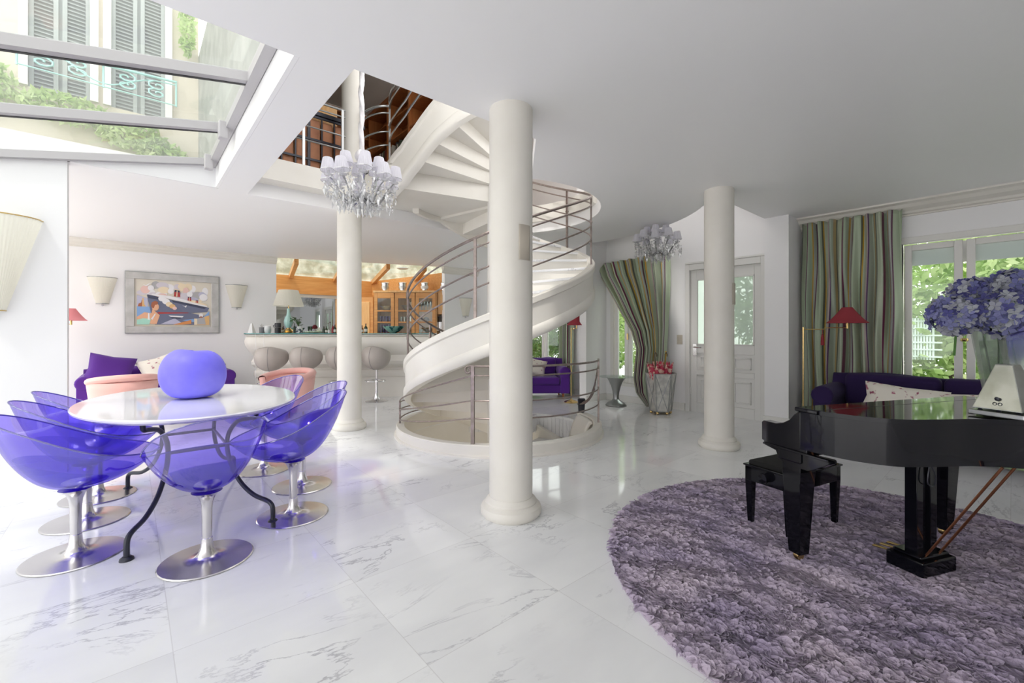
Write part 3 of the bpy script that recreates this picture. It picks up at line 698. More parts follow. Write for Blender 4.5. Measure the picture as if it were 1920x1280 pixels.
b = MB(); b.grid(lambda u, v: ((lambda r, z, a: (r * cos(a) * (1 + .04 * cos(2 * a + 1)), r * sin(a) * (1 + .03 * sin(a)), z + (.004 * cos(2 * a) - .006 * cos(a)) * (z / .36) ** 2))(
    .212 * max(0, sin(pi * min(1, .03 + .97 * v))) ** .70, .19 - .19 * cos(pi * v) - .022 * (max(0, v - .86) / .14) ** 1.6 - .0 + .02 * (max(0, .12 - v)), 2 * pi * u)), 48, 28, cu=True)
tag(b.build('apple_vase', M['vasep'], None, smooth=70, loc=(TX - .0, TY + .0, TZ - .001)), 'squat round violet-blue vase standing on the white oval table', 'vase')

# ------------------------------------------------------------------ CHANDELIERS
def make_chandelier(name, label, cord):
    t = thing(name, label, 'chandelier')       # origin: bottom centre of the crystals
    b = MB(); b.lathe([(0, .02), (.02, .03), (.03, .06), (.012, .09), (.05, .12), (.09, .145), (.10, .16), (.03, .18), (.02, .22), (.045, .26), (.03, .30), (.015, .34), (.03, .38), (.02, .42), (.012, .50), (0, .50)], 20); b.build('stem', M['crystal'], t)
    if cord:
        pts = [(.006 * sin(k * 2.1), .006 * cos(k * 1.7), .50 + k * .075) for k in range(int(cord / .075) + 1)]
        b = MB(); b.grid(lambda u, v: (lambda k, a: ((.022 + .005 * cos(3 * a + k * 1.1)) * cos(a) + .006 * sin(k * 2.1 * .25), (.022 + .005 * cos(3 * a + k * 1.1)) * sin(a), .50 + v * cord))(v * cord / .03, 2 * pi * u), 18, 80, cu=True); cd = b.build('cord_sleeve', M['silk'], t)
        b = MB(); b.grid(lambda u, v: ((.03 + .028 * sin(pi * v) + .008 * cos(5 * 2 * pi * u)) * cos(2 * pi * u), (.03 + .028 * sin(pi * v) + .008 * cos(5 * 2 * pi * u)) * sin(2 * pi * u), .47 + .11 * v), 24, 8, cu=True); b.build('gathered_bow', M['silk'], cd)
    def arm(a, R, zl, zt, tilt=0):
        pts = []
        for k in range(13):
            s_ = k / 12; r = R * (1 - cos(pi * s_ * .5)) ** .6 if s_ > 0 else 0
            r = R * s_; z = .16 + (zl - .16) * sin(pi * min(s_ * 1.25, 1)) + (zt - .16) * max(0, s_ - .45) ** 1.6 / .55 ** 1.6
            pts.append((r * cos(a), r * sin(a), z))
        b = MB(); b.tube(pts, .0065, 6); A = b.build('arm', M['crystald'], t)
        p = pts[-1]
        b = MB(); b.at(p).lathe([(0, -.012), (.030, -.006), (.040, .004), (.012, .006), (.010, .045), (0, .045)], 14); b.build('candle_cup', M['crystal'], A)
        return p
    shade = None; k = 0
    for (n, R, zl, zt, off) in ((10, .31, .07, .245, 0), (6, .17, .10, .355, .3)):
        for i in range(n):
            a = 2 * pi * i / n + off; p = arm(a, R, zl, zt + (.03 if (i % 2 and n == 10) else 0)); b = MB()
            if shade is None:
                b.grid(lambda u, v: ((.067 - .025 * v + .0018 * cos(24 * 2 * pi * u)) * cos(2 * pi * u), (.067 - .025 * v + .0018 * cos(24 * 2 * pi * u)) * sin(2 * pi * u), 0.040 + .115 * v), 72, 2, cu=True)
                shade = b.build('lamp_shade', M['lilac'], t); shade.location = p
                rm = MB(); rm.tube([(.068 * cos(q * .35), .068 * sin(q * .35), .040) for q in range(18)], .0022, 5, closed=True); rm.build('trim', M['silver'], shade)
                continue
            o = shade.copy(); COL.objects.link(o); o.parent = t; o.location = p
            o.rotation_euler = (ru(-.08, .08), ru(-.08, .08), 0)
            for ch in shade.children:
                c_ = ch.copy(); COL.objects.link(c_); c_.parent = o
    cr = None
    for i in range(100):
        ring = i % 4; R = (.33, .27, .17, .09)[ring] * ru(.9, 1.07); a = ru(0, 2 * pi)
        z = (ru(.06, .25), ru(.02, .14), ru(.0, .10), ru(-.02, .05))[ring]
        if cr is None:
            b = MB(); b.add([(0, 0, .035), (.013, 0, .006), (0, .008, .006), (-.013, 0, .006), (0, -.008, .006), (0, 0, -.03)], [(0, 1, 2), (0, 2, 3), (0, 3, 4), (0, 4, 1), (5, 2, 1), (5, 3, 2), (5, 4, 3), (5, 1, 4)])
            b.ball((0, 0, .046), .009, 8, 6)
            cr = b.build('crystal_drop', M['crystal'], t, smooth=0); o = cr
        else: o = cr.copy(); COL.objects.link(o); o.parent = t
        o.location = (R * cos(a), R * sin(a), z); o.rotation_euler = (0, 0, ru(0, 6)); q = ru(1.0, 1.8); o.scale = (q, q, q)
    b = MB()
    for i in range(420):
        a = ru(0, 2 * pi); q = ru(.05, 1) ** .6; R = .33 * q; z = .24 - .30 * (1 - (q - .1) ** 2) * ru(.15, 1) + ru(-.02, .02); s_ = ru(.005, .010)
        b.at((R * cos(a), R * sin(a), z)).add([(0, 0, s_ * 1.4), (s_, 0, 0), (0, s_, 0), (-s_, 0, 0), (0, -s_, 0), (0, 0, -s_ * 1.4)], [(0, 1, 2), (0, 2, 3), (0, 3, 4), (0, 4, 1), (5, 2, 1), (5, 3, 2), (5, 4, 3), (5, 1, 4)])
    o = b.build('crystal_beads', M['crystal'], t, smooth=0); o['kind'] = 'stuff'
    return t
M['silk'] = mat('white_silk', (.78, .76, .78), .5, bump=(30, .5, .01))
M['crystald'] = glassy('crystal_arm', (.55, .56, .57), .5, .05, (.5, .5, .5), .3)
x, y = pw(678, 4.2)
ch1 = make_chandelier('chandelier', 'crystal chandelier with small pleated shades hanging in the ceiling opening on a twisted silk cord', 3.0)
ch1.location = (x, y, 2.50); ch1['group'] = 'crystal chandeliers'
x, y = pw(1232, 6.8)
ch2 = dup(ch1, (x, y, 2.45), 1.1, 'crystal chandelier with grey-lilac shades hanging in the entrance before the tied curtain')
for c_ in list(ch2.children):
    if c_.name.startswith('cord'):
        for g in list(c_.children): bpy.data.objects.remove(g)
        bpy.data.objects.remove(c_)
b = MB(); b.tube([(0, 0, .5), (0, 0, 1.9)], .008, 6); b.build('cord', M['silk'], ch2)

# ------------------------------------------------------------------ WALL: PICTURE AND SCONCES
PY = 10.79; x0, x1, z0, z1 = -.07, 1.37, 1.31, 2.45
pc = thing('framed_picture', 'framed colourful print of an ocean liner and a bather on the left wall', 'picture', ((x0 + x1) / 2, PY, (z0 + z1) / 2))
W2, H2 = (x1 - x0) / 2, (z1 - z0) / 2; fw = .125
b = MB()
for (a, c, e, f) in ((-W2, W2, H2 - fw, H2), (-W2, W2, -H2, -H2 + fw), (-W2, -W2 + fw, -H2 + fw, H2 - fw), (W2 - fw, W2, -H2 + fw, H2 - fw)): b.box(a, c, -.035, 0, e, f)
b.build('frame', mat('silver_leaf', (.50, .50, .48), .4, .35, noise=(6, (.62, .61, .60), .4, .7)), pc, smooth=0, bevel=.006)
b = MB()
for (a, c, e, f) in ((-W2 - .01, W2 + .01, H2, H2 + .01), (-W2 - .01, W2 + .01, -H2 - .01, -H2), (-W2 - .01, -W2, -H2, H2), (W2, W2 + .01, -H2, H2)): b.box(a, c, -.03, 0, e, f)
b.build('edge', M['pewter'], pc, smooth=0)
PC = [('sky', (.66, .62, .68)), ('cream', (.85, .72, .52)), ('white', (.85, .84, .86)), ('pinkc', (.80, .55, .50)), ('lilac', (.52, .52, .66)), ('blue', (.25, .42, .72)), ('navy', (.06, .07, .12)), ('slate', (.16, .18, .27)),
      ('redp', (.45, .06, .06)), ('orange', (.72, .30, .10)), ('skin', (.80, .45, .28)), ('mintp', (.40, .72, .60)), ('brown', (.38, .13, .07)), ('ochre', (.75, .48, .22)), ('greyp', (.45, .45, .46))]
pm = [mat('print_' + n_, c_, .6) for n_, c_ in PC]; IDX = {n_: i for i, (n_, c_) in enumerate(PC)}
cv = MB(); CWp, CHp = 2 * (W2 - fw), 2 * (H2 - fw); lay = [0]
def poly(cn, pts):
    lay[0] += 1; y = -.004 - lay[0] * .0003; cv.mi = IDX[cn]
    pts = [((u - .5) * CWp, (v - .5) * CHp) for u, v in pts]
    ar = sum(pts[i][0] * pts[(i + 1) % len(pts)][1] - pts[(i + 1) % len(pts)][0] * pts[i][1] for i in range(len(pts)))
    cv.add([(p[0], y, p[1]) for p in pts], [tuple(range(len(pts)))])
def disc(cn, u, v, r, ry=None): poly(cn, [(u + r * cos(k * pi / 9), v + (ry or r * 1.5) * sin(k * pi / 9)) for k in range(18)])
poly('cream', [(0, 0), (1, 0), (1, 1), (0, 1)]); poly('sky', [(.03, .04), (.97, .04), (.97, .96), (.03, .96)])
rs = random.getstate(); random.seed(3)
for k in range(34): disc(random.choice(['white', 'cream', 'pinkc', 'lilac', 'white', 'sky', 'cream', 'greyp']), ru(.08, .92), ru(.58, .90), ru(.035, .085), ru(.05, .10))
random.setstate(rs)
for k in range(3): disc('white', .20 + .25 * k, .82 - .05 * k, .04)
poly('lilac', [(.03, .40), (.03, .66), (.16, .60), (.16, .40)]); poly('blue', [(.03, .2), (.20, .2), (.20, .42), (.03, .42)]); poly('brown', [(.04, .42), (.05, .48), (.08, .50), (.09, .56), (.11, .56), (.12, .42)])
poly('ochre', [(.09, .42), (.095, .60), (.11, .60), (.12, .46), (.14, .42)])
poly('slate', [(.15, .67), (.97, .43), (.94, .33), (.40, .26), (.20, .28)]); poly('navy', [(.15, .68), (.32, .63), (.34, .56), (.17, .60)]); poly('navy', [(.46, .58), (.94, .44), (.90, .40), (.48, .53)])
poly('white', [(.22, .70), (.46, .66), (.94, .48), (.94, .44), (.46, .59), (.34, .63), (.20, .67)]); poly('cream', [(.70, .60), (.80, .58), (.94, .50), (.94, .47), (.68, .56)])
for (u, v, s_) in ((.49, .66, 1), (.67, .58, .62), (.78, .54, .42)):
    poly('redp', [(u, v), (u + .085 * s_, v - .01), (u + .075 * s_, v + .13 * s_), (u + .012 * s_, v + .14 * s_)]); poly('navy', [(u + .012 * s_, v + .14 * s_), (u + .075 * s_, v + .13 * s_), (u + .078 * s_, v + .09 * s_), (u + .008 * s_, v + .10 * s_)])
    poly('cream', [(u + .03 * s_, v), (u + .045 * s_, v), (u + .048 * s_, v + .13 * s_), (u + .038 * s_, v + .13 * s_)])
poly('redp', [(.28, .31), (.70, .31), (.60, .27), (.30, .26)]); poly('slate', [(.25, .04), (.97, .04), (.97, .22), (.72, .30), (.30, .27)]); poly('blue', [(.60, .14), (.88, .20), (.97, .36), (.97, .24), (.75, .10)]); poly('lilac', [(.32, .05), (.5, .18), (.62, .05)])
for (u, v, r) in ((.34, .60, .05), (.39, .54, .05), (.43, .48, .045), (.47, .44, .04), (.50, .40, .03)): disc(['pinkc', 'cream', 'ochre', 'cream', 'white'][int(u * 100) % 5], u, v, r, r * 1.2)
poly('white', [(.42, .24), (.62, .23), (.60, .20), (.46, .20)]); poly('navy', [(.44, .21), (.60, .20), (.57, .17), (.48, .17)]); poly('white', [(.60, .47), (.63, .45), (.66, .47), (.65, .42), (.63, .44)])
poly('white', [(.10, .89), (.14, .87), (.17, .91), (.21, .93), (.17, .88), (.14, .85)])
poly('skin', [(.03, .20), (.12, .30), (.20, .28), (.24, .34), (.27, .30), (.31, .24), (.27, .05), (.20, .05), (.14, .12), (.03, .10)]); disc('skin', .255, .42, .045, .085); poly('skin', [(.22, .38), (.27, .26), (.20, .24)]); poly('brown', [(.20, .44), (.21, .51), (.25, .55), (.29, .52), (.28, .47), (.25, .46), (.235, .39), (.21, .40)])
poly('mintp', [(.03, .04), (.03, .14), (.10, .17), (.20, .16), (.18, .04)]); poly('white', [(.16, .14), (.165, .28), (.18, .28), (.185, .14)]); poly('white', [(.20, .16), (.25, .28), (.26, .27), (.22, .14)])
poly('orange', [(.48, .04), (.72, .15), (.72, .06), (.60, .04)]); poly('ochre', [(.80, .04), (.97, .04), (.97, .26), (.86, .20)]); poly('greyp', [(.80, .05), (.92, .05), (.90, .22), (.80, .18)]); disc('white', .855, .25, .03, .05); poly('brown', [(.83, .20), (.88, .20), (.87, .23), (.84, .23)]); poly('cream', [(.76, .04), (.80, .04), (.80, .18), (.76, .18)])
cv.build('print', pm, pc, smooth=0)
b = MB(); b.box(-W2 + fw, W2 - fw, -.006, 0, -H2 + fw, H2 - fw); b.build('backing', M['parch'], pc, smooth=0)

def make_sconce(name, label, wt, wb, h, dep, grp=None):
    t = thing(name, label, 'wall lamp', group=grp)
    def f(u, v):
        a = pi * u; ww = wb + (wt - wb) * v; dd = dep * (.45 + .55 * v); k = 1 + .012 * cos(60 * a)
        return (ww * cos(a) * k, -dd * sin(a) * k - .005, h * v)
    b = MB(); b.grid(f, 120, 6); b.build('lamp_shade', M['shade'], t, smooth=60)
    for v_ in (1, 0): b = MB(); b.tube([f(k / 20, v_) for k in range(21)], .006, 6); b.build('trim', M['brass'] if h > .7 else M['pewter'], t)
    b = MB(); b.at((0, -.02, -.03)).lathe([(0, -.02), (.012, -.01), (.018, 0), (.008, .012), (.02, .03), (0, .03)], 10); b.build('finial', M['crystal'], t)
    return t
s1 = make_sconce('wall_sconce', 'pleated cream half-cone wall lamp left of the framed picture', .20, .085, .47, .16, 'pleated cream wall lamps'); s1.location = (-.38, 10.8, 1.84)
dup(s1, (1.69, 10.8, 1.84), 0, 'pleated cream half-cone wall lamp between the framed picture and the bar')
dup(s1, (6.70, 9.57, 1.74), 0, 'pleated cream half-cone wall lamp on the far wall beyond the stair railing')
s4 = make_sconce('wall_sconce', 'large pleated cream wall lamp cut by the left edge, on the bright near wall', .30, .075, .84, .24, 'pleated cream wall lamps'); s4.location = (-.92, 5.97, 1.53)

# ------------------------------------------------------------------ SOFT FURNITURE
def pillow(name, m, loc, rot, sx=.25, sz=.25, th=.09, label=None, group=None):
    def f(u, v):
        a, c_ = 2 * u - 1, 2 * v - 1; k = (1 - a ** 4) * (1 - c_ ** 4); e = 1 - .10 * (1 - abs(a * c_)) 
        return (a * sx * e, 0, c_ * sz * e), k
    b = MB()
    b.grid(lambda u, v: (f(u, v)[0][0], -th * f(u, v)[1] ** .6, f(u, v)[0][2]), 14, 14); b.grid(lambda u, v: (f(1 - u, v)[0][0], th * f(1 - u, v)[1] ** .6, f(1 - u, v)[0][2]), 14, 14)
    o = b.build(name, m, None, smooth=80); o.location = loc; o.rotation_euler = rot
    if label: tag(o, label, 'cushion', group)
    return o
def sofa(name, label, L_, D, hb, ha, m, loc, rz, seats=2, legm=None):
    """faces local -y, length along x"""
    t = thing(name, label, 'sofa', loc, rz)
    b = MB(); b.box(-L_ / 2 + .14, L_ / 2 - .14, -D / 2 + .04, D / 2 - .08, .12, .30); b.build('base', m, t, bevel=.03, seg=3)
    for s_ in (-1, 1):
        b = MB(); x_ = s_ * (L_ / 2 - .10); b.box(x_ - .09, x_ + .09, -D / 2 + .02, D / 2 - .1, .12, ha - .07); b.at((x_, -D / 2 + .01, ha - .09), rx=-pi / 2).lathe([(0, 0), (.10, 0), (.115, .02), (.115, D - .14), (0, D - .12)], 20); b.x = Matrix()
        b.build('arm', m, t, bevel=.03, seg=3)
    b = MB(); n = 24
    b.grid(lambda u, v: (-L_ / 2 + .05 + (L_ - .1) * u, D / 2 - .16 + .09 * cos(2 * pi * v) + .03, (.12 + hb) / 2 + ((hb - .12) / 2 - .03 + .03 * sin(pi * 2 * u) ** 2) * sin(2 * pi * v)), 24, 20); b.build('backrest', m, t, smooth=80)
    w_ = (L_ - .40) / seats
    for k in range(seats):
        cx_ = -L_ / 2 + .20 + w_ * (k + .5)
        b = MB(); b.box(cx_ - w_ / 2 + .004, cx_ + w_ / 2 - .004, -D / 2, D / 2 - .22, .29, .44); b.build('seat_cushion', m, t, bevel=.05, seg=4)
        b = MB(); b.box(cx_ - w_ / 2 + .006, cx_ + w_ / 2 - .006, D / 2 - .36, D / 2 - .18, .42, hb - .01); b.build('back_cushion', m, t, bevel=.07, seg=4)
    for s_ in (-1, 1):
        for q in (-1, 1):
            b = MB(); b.at((s_ * (L_ / 2 - .12), q * (D / 2 - .14), 0)).lathe([(.018, 0), (.028, .13)], 10); b.build('leg', legm or M['woodd'], t)
    return t
sofa('purple_sofa', 'deep purple velvet sofa with rolled arms below the picture on the left wall', 2.15, .95, .72, .60, M['purplel'], (.42, 10.12, 0), 0, 2)
pillow('cushion', M['purplel'], (-.25, 9.80, .70), (radians(-28), radians(12), 0), .30, .27, .09, 'bright violet velvet cushion leaning on the left-hand sofa', 'cushions on the left sofa')
pillow('cushion', M['floral'], (.40, 9.82, .66), (radians(-22), radians(-18), 0), .28, .26, .09, 'white floral cushion beside the violet one on the left-hand sofa', 'cushions on the left sofa')
def tubchair(label, loc, rz):
    t = thing('pink_armchair', label, 'armchair', loc, rz, 'pink armchairs behind the dining table')   # opens towards local +x
    def f(u, v):
        a = radians(50) + radians(260) * u; r = .36; h = .64 + .05 * cos(a - pi)
        q = 2 * pi * v; return ((r + .055 * cos(q)) * cos(a), (r + .055 * cos(q)) * sin(a), h + .05 * sin(q))
    b = MB(); b.grid(f, 40, 12); b.build('rolled_rim', M['pink'], t, smooth=80)
    b = MB(); b.grid(lambda u, v: ((.30 + .06 * v) * cos(radians(50) + radians(260) * u), (.30 + .06 * v) * sin(radians(50) + radians(260) * u), .10 + .53 * v), 40, 6); b.build('shell', M['pink'], t, smooth=80, solid=.08)
    b = MB(); b.lathe([(0, .26), (.28, .26), (.31, .30), (.31, .38), (.27, .42), (0, .43)], 32); b.build('seat', M['pink'], t)
    for k in range(4):
        a = pi / 4 + k * pi / 2; b = MB(); b.at((.22 * cos(a), .22 * sin(a), 0)).lathe([(.014, 0), (.02, .27)], 10); b.build('leg', M['woodd'], t)
    return t
tubchair('pink armchair with rolled rim seen from behind, in front of the left purple sofa', (*pw(232, 6.35), 0), radians(100))
tubchair('pink armchair with rolled rim behind the right end of the table, near the bar stools', (*pw(540, 6.95), 0), radians(215))
sofa('purple_sofa', 'dark purple velvet sofa under the right-hand window behind the piano', 2.2, .92, .83, .66, M['purple'], (6.72, .52, 0), radians(-90), 2)
pillow('cushion', M['floral'], (6.47, .80, .575), (radians(-18), radians(5), radians(-90)), .36, .165, .09, 'cream floral cushion nearest the lamp end of the right-hand sofa', 'floral cushions on the right sofa')
pillow('cushion', M['floral'], (6.45, .22, .565), (radians(-22), radians(-7), radians(-84)), .28, .16, .09, 'cream and brown floral cushion in the middle of the right-hand sofa', 'floral cushions on the right sofa')
x, y = pw(1008, 8.95)
sofa('purple_sofa', 'small bright purple velvet sofa in the far room seen past the big column', 1.2, .85, .80, .62, M['purplel'], (x, y, 0), radians(-38), 1)
pillow('cushion', M['floral'], (*pw(1002, 8.85), .62), (radians(-20), radians(15), radians(-38)), .24, .18, .07, 'floral cushion on the small purple sofa in the far room')

# ------------------------------------------------------------------ CURTAINS
def curtain(name, label, f, nu, nv, m, grp='striped taffeta curtains'):
    b = MB(); b.grid(f, nu, nv, uv=True); o = b.build(name, m, None, smooth=80, solid=.004); return tag(o, label, 'curtain', grp)
def pleat(u, n, v, amp): return amp * (sin(2 * pi * n * u + .8 * sin(3 * u + 2 * v)) + .4 * sin(2 * pi * n * 1.7 * u + 2 * v + 1))
def f1(u, v):      # curtain drawn back towards the right and pooling at the umbrella stand
    vv = 1 - v
    L_ = float(np.interp(vv, (0, .10, .25, .38, .50, .62, .72, .82, .92, 1), (5.42, 5.30, 5.02, 4.80, 4.58, 4.47, 4.50, 4.52, 4.46, 4.25)))
    R_ = float(np.interp(vv, (0, .2, .5, .7, .85, 1), (3.86, 3.86, 3.90, 3.93, 4.0, 4.05)))
    sag = .05 * sin(pi * u) * vv
    return (6.95 + pleat(u, 9, vv, .050 * (1 - .30 * vv)) - .06 * vv, R_ + (L_ - R_) * u, 2.70 - (2.70 - .02) * vv - (.16 * (1 - vv) * u * .3) - .0 * sag)
curtain('striped_curtain', 'green, mauve and gold striped curtain tied aside beside the entrance window', f1, 260, 60, M['stripe1'])
def f2(u, v):
    vv = 1 - v; k = 1 + .04 * vv
    return (7.38 + pleat(u, 8.5, vv * 2.2, .062 * (.7 + .3 * vv)) + .012 * sin(46 * u + 5 * vv), .93 + 1.10 * u * 1 + .012 * sin(9 * vv + 11 * u), 2.90 - 2.88 * vv)
curtain('striped_curtain', 'wide green, mauve and gold striped curtain hanging behind the right-hand sofa and lamp', f2, 260, 50, M['stripe'])
def f3(u, v):
    vv = 1 - v
    return (6.98 + pleat(u, 4, vv, .03), 6.02 + .37 * u + .05 * sin(2.2 * vv), 2.60 - 2.58 * vv)
curtain('striped_curtain', 'narrow pale striped curtain in the far room beside the small purple sofa', f3, 90, 40, M['stripe2'])

# ------------------------------------------------------------------ BAR, STOOLS AND WHAT STANDS ON THE BAR
BZ = 1.30
L0 = Vector(pw(481, 8.78)); R0 = Vector(pw(815, 9.08)); bu = (R0 - L0).normalized(); bn = Vector((bu.y, -bu.x))   # bn points to the room
if bn.dot(-L0) < 0: bn = -bn
bar = thing('bar_counter', 'curved cream stone bar with stepped rounded front and a teal glass top', 'bar counter', (L0.x, L0.y, 0), atan2(bu.y, bu.x))
LBn = (R0 - L0).length                       # local x along bar, local -y towards the room
sg = -1
bp = [(0, 0), (0, .40), (.035, .42), (.05, .46), (.05, .52), (.035, .55), (.0, .565), (.0, .60), (.05, .63), (.09, .68), (.095, .74), (.06, .80), (.05, .86), (.08, .88), (.14, .95), (.20, 1.06), (.215, 1.14), (.19, 1.22), (.16, 1.235), (.17, 1.24), (.20, 1.245), (.20, 1.282)]
path = [((0, .55), (-1, 0))] + [((.0, .0), (-1, 0))] + [((0, 0), (-cos(k * pi / 12), -sin(k * pi / 12))) for k in range(1, 6)] + [((0, 0), (0, -1)), ((LBn, 0), (0, -1))]
vs = []; k = len(bp)
for (p, n_) in path:
    for (o_, z) in bp: vs.append((p[0] + n_[0] * o_, p[1] + n_[1] * o_, z))
b = MB(); b.add(vs, [(i * k + j, (i + 1) * k + j, (i + 1) * k + j + 1, i * k + j + 1) for i in range(len(path) - 1) for j in range(k - 1)])
tp = [(p[0] + n_[0] * .20, p[1] + n_[1] * .20) for p, n_ in path] + [(LBn, .55)]
b.prism(tp, 1.255, 1.282); b.build('counter_body', M['bar'] if 'bar' in M else M['cream'], bar, smooth=30)
tg = [(p[0] + n_[0] * .225, p[1] + n_[1] * .225) for p, n_ in path] + [(LBn, .57)]
b = MB(); b.prism(tg, 1.284, BZ); b.build('glass_top', M['teal'], bar, smooth=20)
def onbar(px, back=.22):
    """spot on the bar top seen at px, a little behind its front edge"""
    t = (px - 960) / FPX; d = Vector((SY + CY * t, CY - SY * t)); o_ = L0 - bn * back
    k_ = (o_.x * bu.y - o_.y * bu.x) / (d.x * bu.y - d.y * bu.x); q = d * k_; return (q.x, q.y, BZ + .002)
def lath(name, label, cat, prof, m, loc, seg=24, grp=None):
    b = MB(); b.lathe(prof, seg); o = b.build(name, m, None, loc=loc); return tag(o, label, cat, grp)
b = MB(); b.lathe([(0, 0), (.075, 0), (.07, .02), (.02, .20), (0, .21)], 4); tag(b.build('white_speaker', M['white'], None, smooth=0, bevel=.008, loc=onbar(472)), 'small white pyramid-shaped device at the left end of the bar', 'device')
t = thing('small_plant_pot', 'small dark grey cup with sprigs near the left end of the bar', 'plant pot', onbar(491)); b = MB(); b.lathe([(0, 0), (.048, 0), (.052, .12), (.044, .12), (.04, .1), (0, .1)], 24); b.build('pot', M['grey'], t)
b = MB(); [b.tube([(0.01 * i, 0, .1), (.015 * i, .01, .15), (.03 * i, .0, .19 - .02 * abs(i))], .003, 5) for i in (-1, 0, 1)]; b.build('sprigs', M['bark'], t)
lath('round_speaker', 'small round white jar beside the dark grey cup on the bar', 'jar', [(0, 0), (.045, 0), (.062, .03), (.066, .09), (.058, .14), (.04, .155), (0, .155)], M['white'], onbar(502))
t = thing('black_canister', 'tall charcoal cylinder in two tiers beside the bar lamp', 'speaker', onbar(521)); b = MB(); b.lathe([(0, 0), (.058, 0), (.06, .01), (.06, .11), (.055, .115), (0, .115)], 28); b.build('body', M['char'], t)
b = MB(); b.lathe([(.0, .12), (.055, .12), (.06, .125), (.06, .20), (.055, .21), (0, .21)], 28); b.build('lid', M['char'], t)
b = MB(); b.tube([(-.06, 0, .17), (-.085, 0, .16), (-.085, 0, .13), (-.06, 0, .12)], .006, 6); b.build('handle', M['char'], t)
t = thing('table_lamp', 'table lamp with aqua glass gourd body and large pleated cream shade on the bar', 'lamp', onbar(541, .25))
b = MB(); b.lathe([(0, 0), (.095, 0), (.1, .015), (.075, .03), (.09, .05), (.075, .075), (.05, .085), (.04, .11), (0, .11)], 28); b.build('base', M['brass'], t)
b = MB(); b.grid(lambda u, v: (lambda r, a: (r * (1 + .03 * cos(12 * a)) * cos(a), r * (1 + .03 * cos(12 * a)) * sin(a), .11 + .40 * v))(float(np.interp(v, (0, .15, .32, .5, .65, .8, 1), (.04, .075, .088, .07, .04, .028, .03))), 2 * pi * u), 72, 24, cu=True); b.build('body', M['aqua'], t)
b = MB(); b.tube([(0, 0, .5), (0, 0, .86)], .008, 8); b.build('stem', M['brass'], t)
b = MB(); b.grid(lambda u, v: (lambda r, a: (r * (1 + .008 * cos(60 * a)) * cos(a), r * (1 + .008 * cos(60 * a)) * sin(a), .56 + .33 * v))(.29 - .105 * v, 2 * pi * u), 180, 3, cu=True); b.build('lamp_shade', M['shade'], t)
t = thing('potted_plant', 'leafy green plant in a black and white pot on the bar', 'potted plant', onbar(560)); b = MB(); b.lathe([(0, 0), (.075, 0), (.082, .14), (.072, .14), (.068, .12), (0, .12)], 28); b.build('pot', mat('patterned_pot', (.8, .8, .8), .3, noise=(22, (.08, .09, .12), .5, .52)), t)
b = MB(); rs = random.getstate(); random.seed(11)
for i in range(9):
    a = ru(0, 6.28); R = ru(.03, .16); zz = ru(.2, .34); b.tube([(0, 0, .12), (R * .4 * cos(a), R * .4 * sin(a), zz * .8), (R * cos(a), R * sin(a), zz)], .003, 4)
    for j in range(5):
        p = Vector((R * cos(a) + ru(-.04, .04), R * sin(a) + ru(-.04, .04), zz + ru(-.07, .02))); q = ru(0, 6.28); u_ = Vector((cos(q), sin(q), ru(-.3, .3))) * .042; v_ = Vector((-sin(q), cos(q), ru(-.5, .5))) * .022
        b.add([p - u_, p + v_ - Vector((0, 0, .005)), p + u_, p - v_ - Vector((0, 0, .005))], [(0, 1, 2), (0, 2, 3)])
b.build('leaves', M['green'], t, smooth=0); random.setstate(rs)
def bottle(px, label, m, h=.2, r=.028, back=.22, lab=None, cap=None, grp='bottles standing on the bar'):
    t = thing('bottle', label, 'bottle', onbar(px, back), 0, grp)
    b = MB(); b.lathe([(0, 0), (r, 0), (r, h * .55), (r * .8, h * .65), (r * .35, h * .74), (r * .35, h * .97), (0, h * .97)], 20); b.build('body', m, t)
    b = MB(); b.lathe([(0, h * .94), (r * .42, h * .94), (r * .42, h), (0, h)], 14); b.build('cap', cap or M['char'], t)
    if lab: b = MB(); b.lathe([(r * 1.02, h * .15), (r * 1.02, h * .45)], 20, cap=False); b.build('paper_label', lab, t)
M['amber'] = mat('amber_glass', (.30, .12, .03), .1); M['dgreen'] = mat('dark_bottle', (.02, .04, .02), .1); M['lab'] = mat('label_paper', (.75, .72, .65), .6); M['redg'] = mat('red_glass', (.35, .03, .04), .15)
bottle(552, 'slim dark bottle just left of the potted plant', M['dgreen'], .20, .02, .12)
bottle(607, 'dark bottle, left one of the pair right of the speckled platter', M['dgreen'], .14, .025); bottle(612, 'dark bottle with a pale label, right one of the pair beside the speckled platter', M['dgreen'], .14, .026, .22, M['lab'])
bottle(623.5, 'tall red bottle close to the left side of the bar column', M['redg'], .17, .022); bottle(628, 'dark bottle with pale label touching the left side of the bar column', M['dgreen'], .17, .028, .2, M['lab'])
bottle(679, 'amber bottle just right of the column standing on the bar', M['amber'], .16, .028, .2, M['lab']); bottle(686, 'dark wine bottle with white label and red cap right of the column', M['dgreen'], .20, .034, .16, M['lab'], M['redg'])
for px, w_ in ((579, 'left'), (583.5, 'right')): lath('drinking_glass', f'small green stemmed glass, {w_} one of two beside the platter', 'glass', [(0, 0), (.02, 0), (.006, .015), (.006, .05), (.02, .08), (.022, .14), (.018, .14)], M['dgreen'], onbar(px), grp='two green glasses on the bar')
lath('platter', 'low pale green speckled platter on the bar behind the column edge', 'platter', [(0, 0), (.08, 0), (.19, .02), (.185, .035), (.06, .03), (0, .03)], mat('speckled', (.75, .82, .62), .3, noise=(40, (.25, .45, .25), .5, .55)), onbar(588, .25), 32)
lath('cake_stand', 'small cream tiered dish standing at the back of the bar', 'dish', [(0, 0), (.03, 0), (.01, .03), (.05, .05), (.045, .07), (.01, .08), (.03, .10), (.02, .12), (0, .12)], M['ivory'], onbar(598, .45))
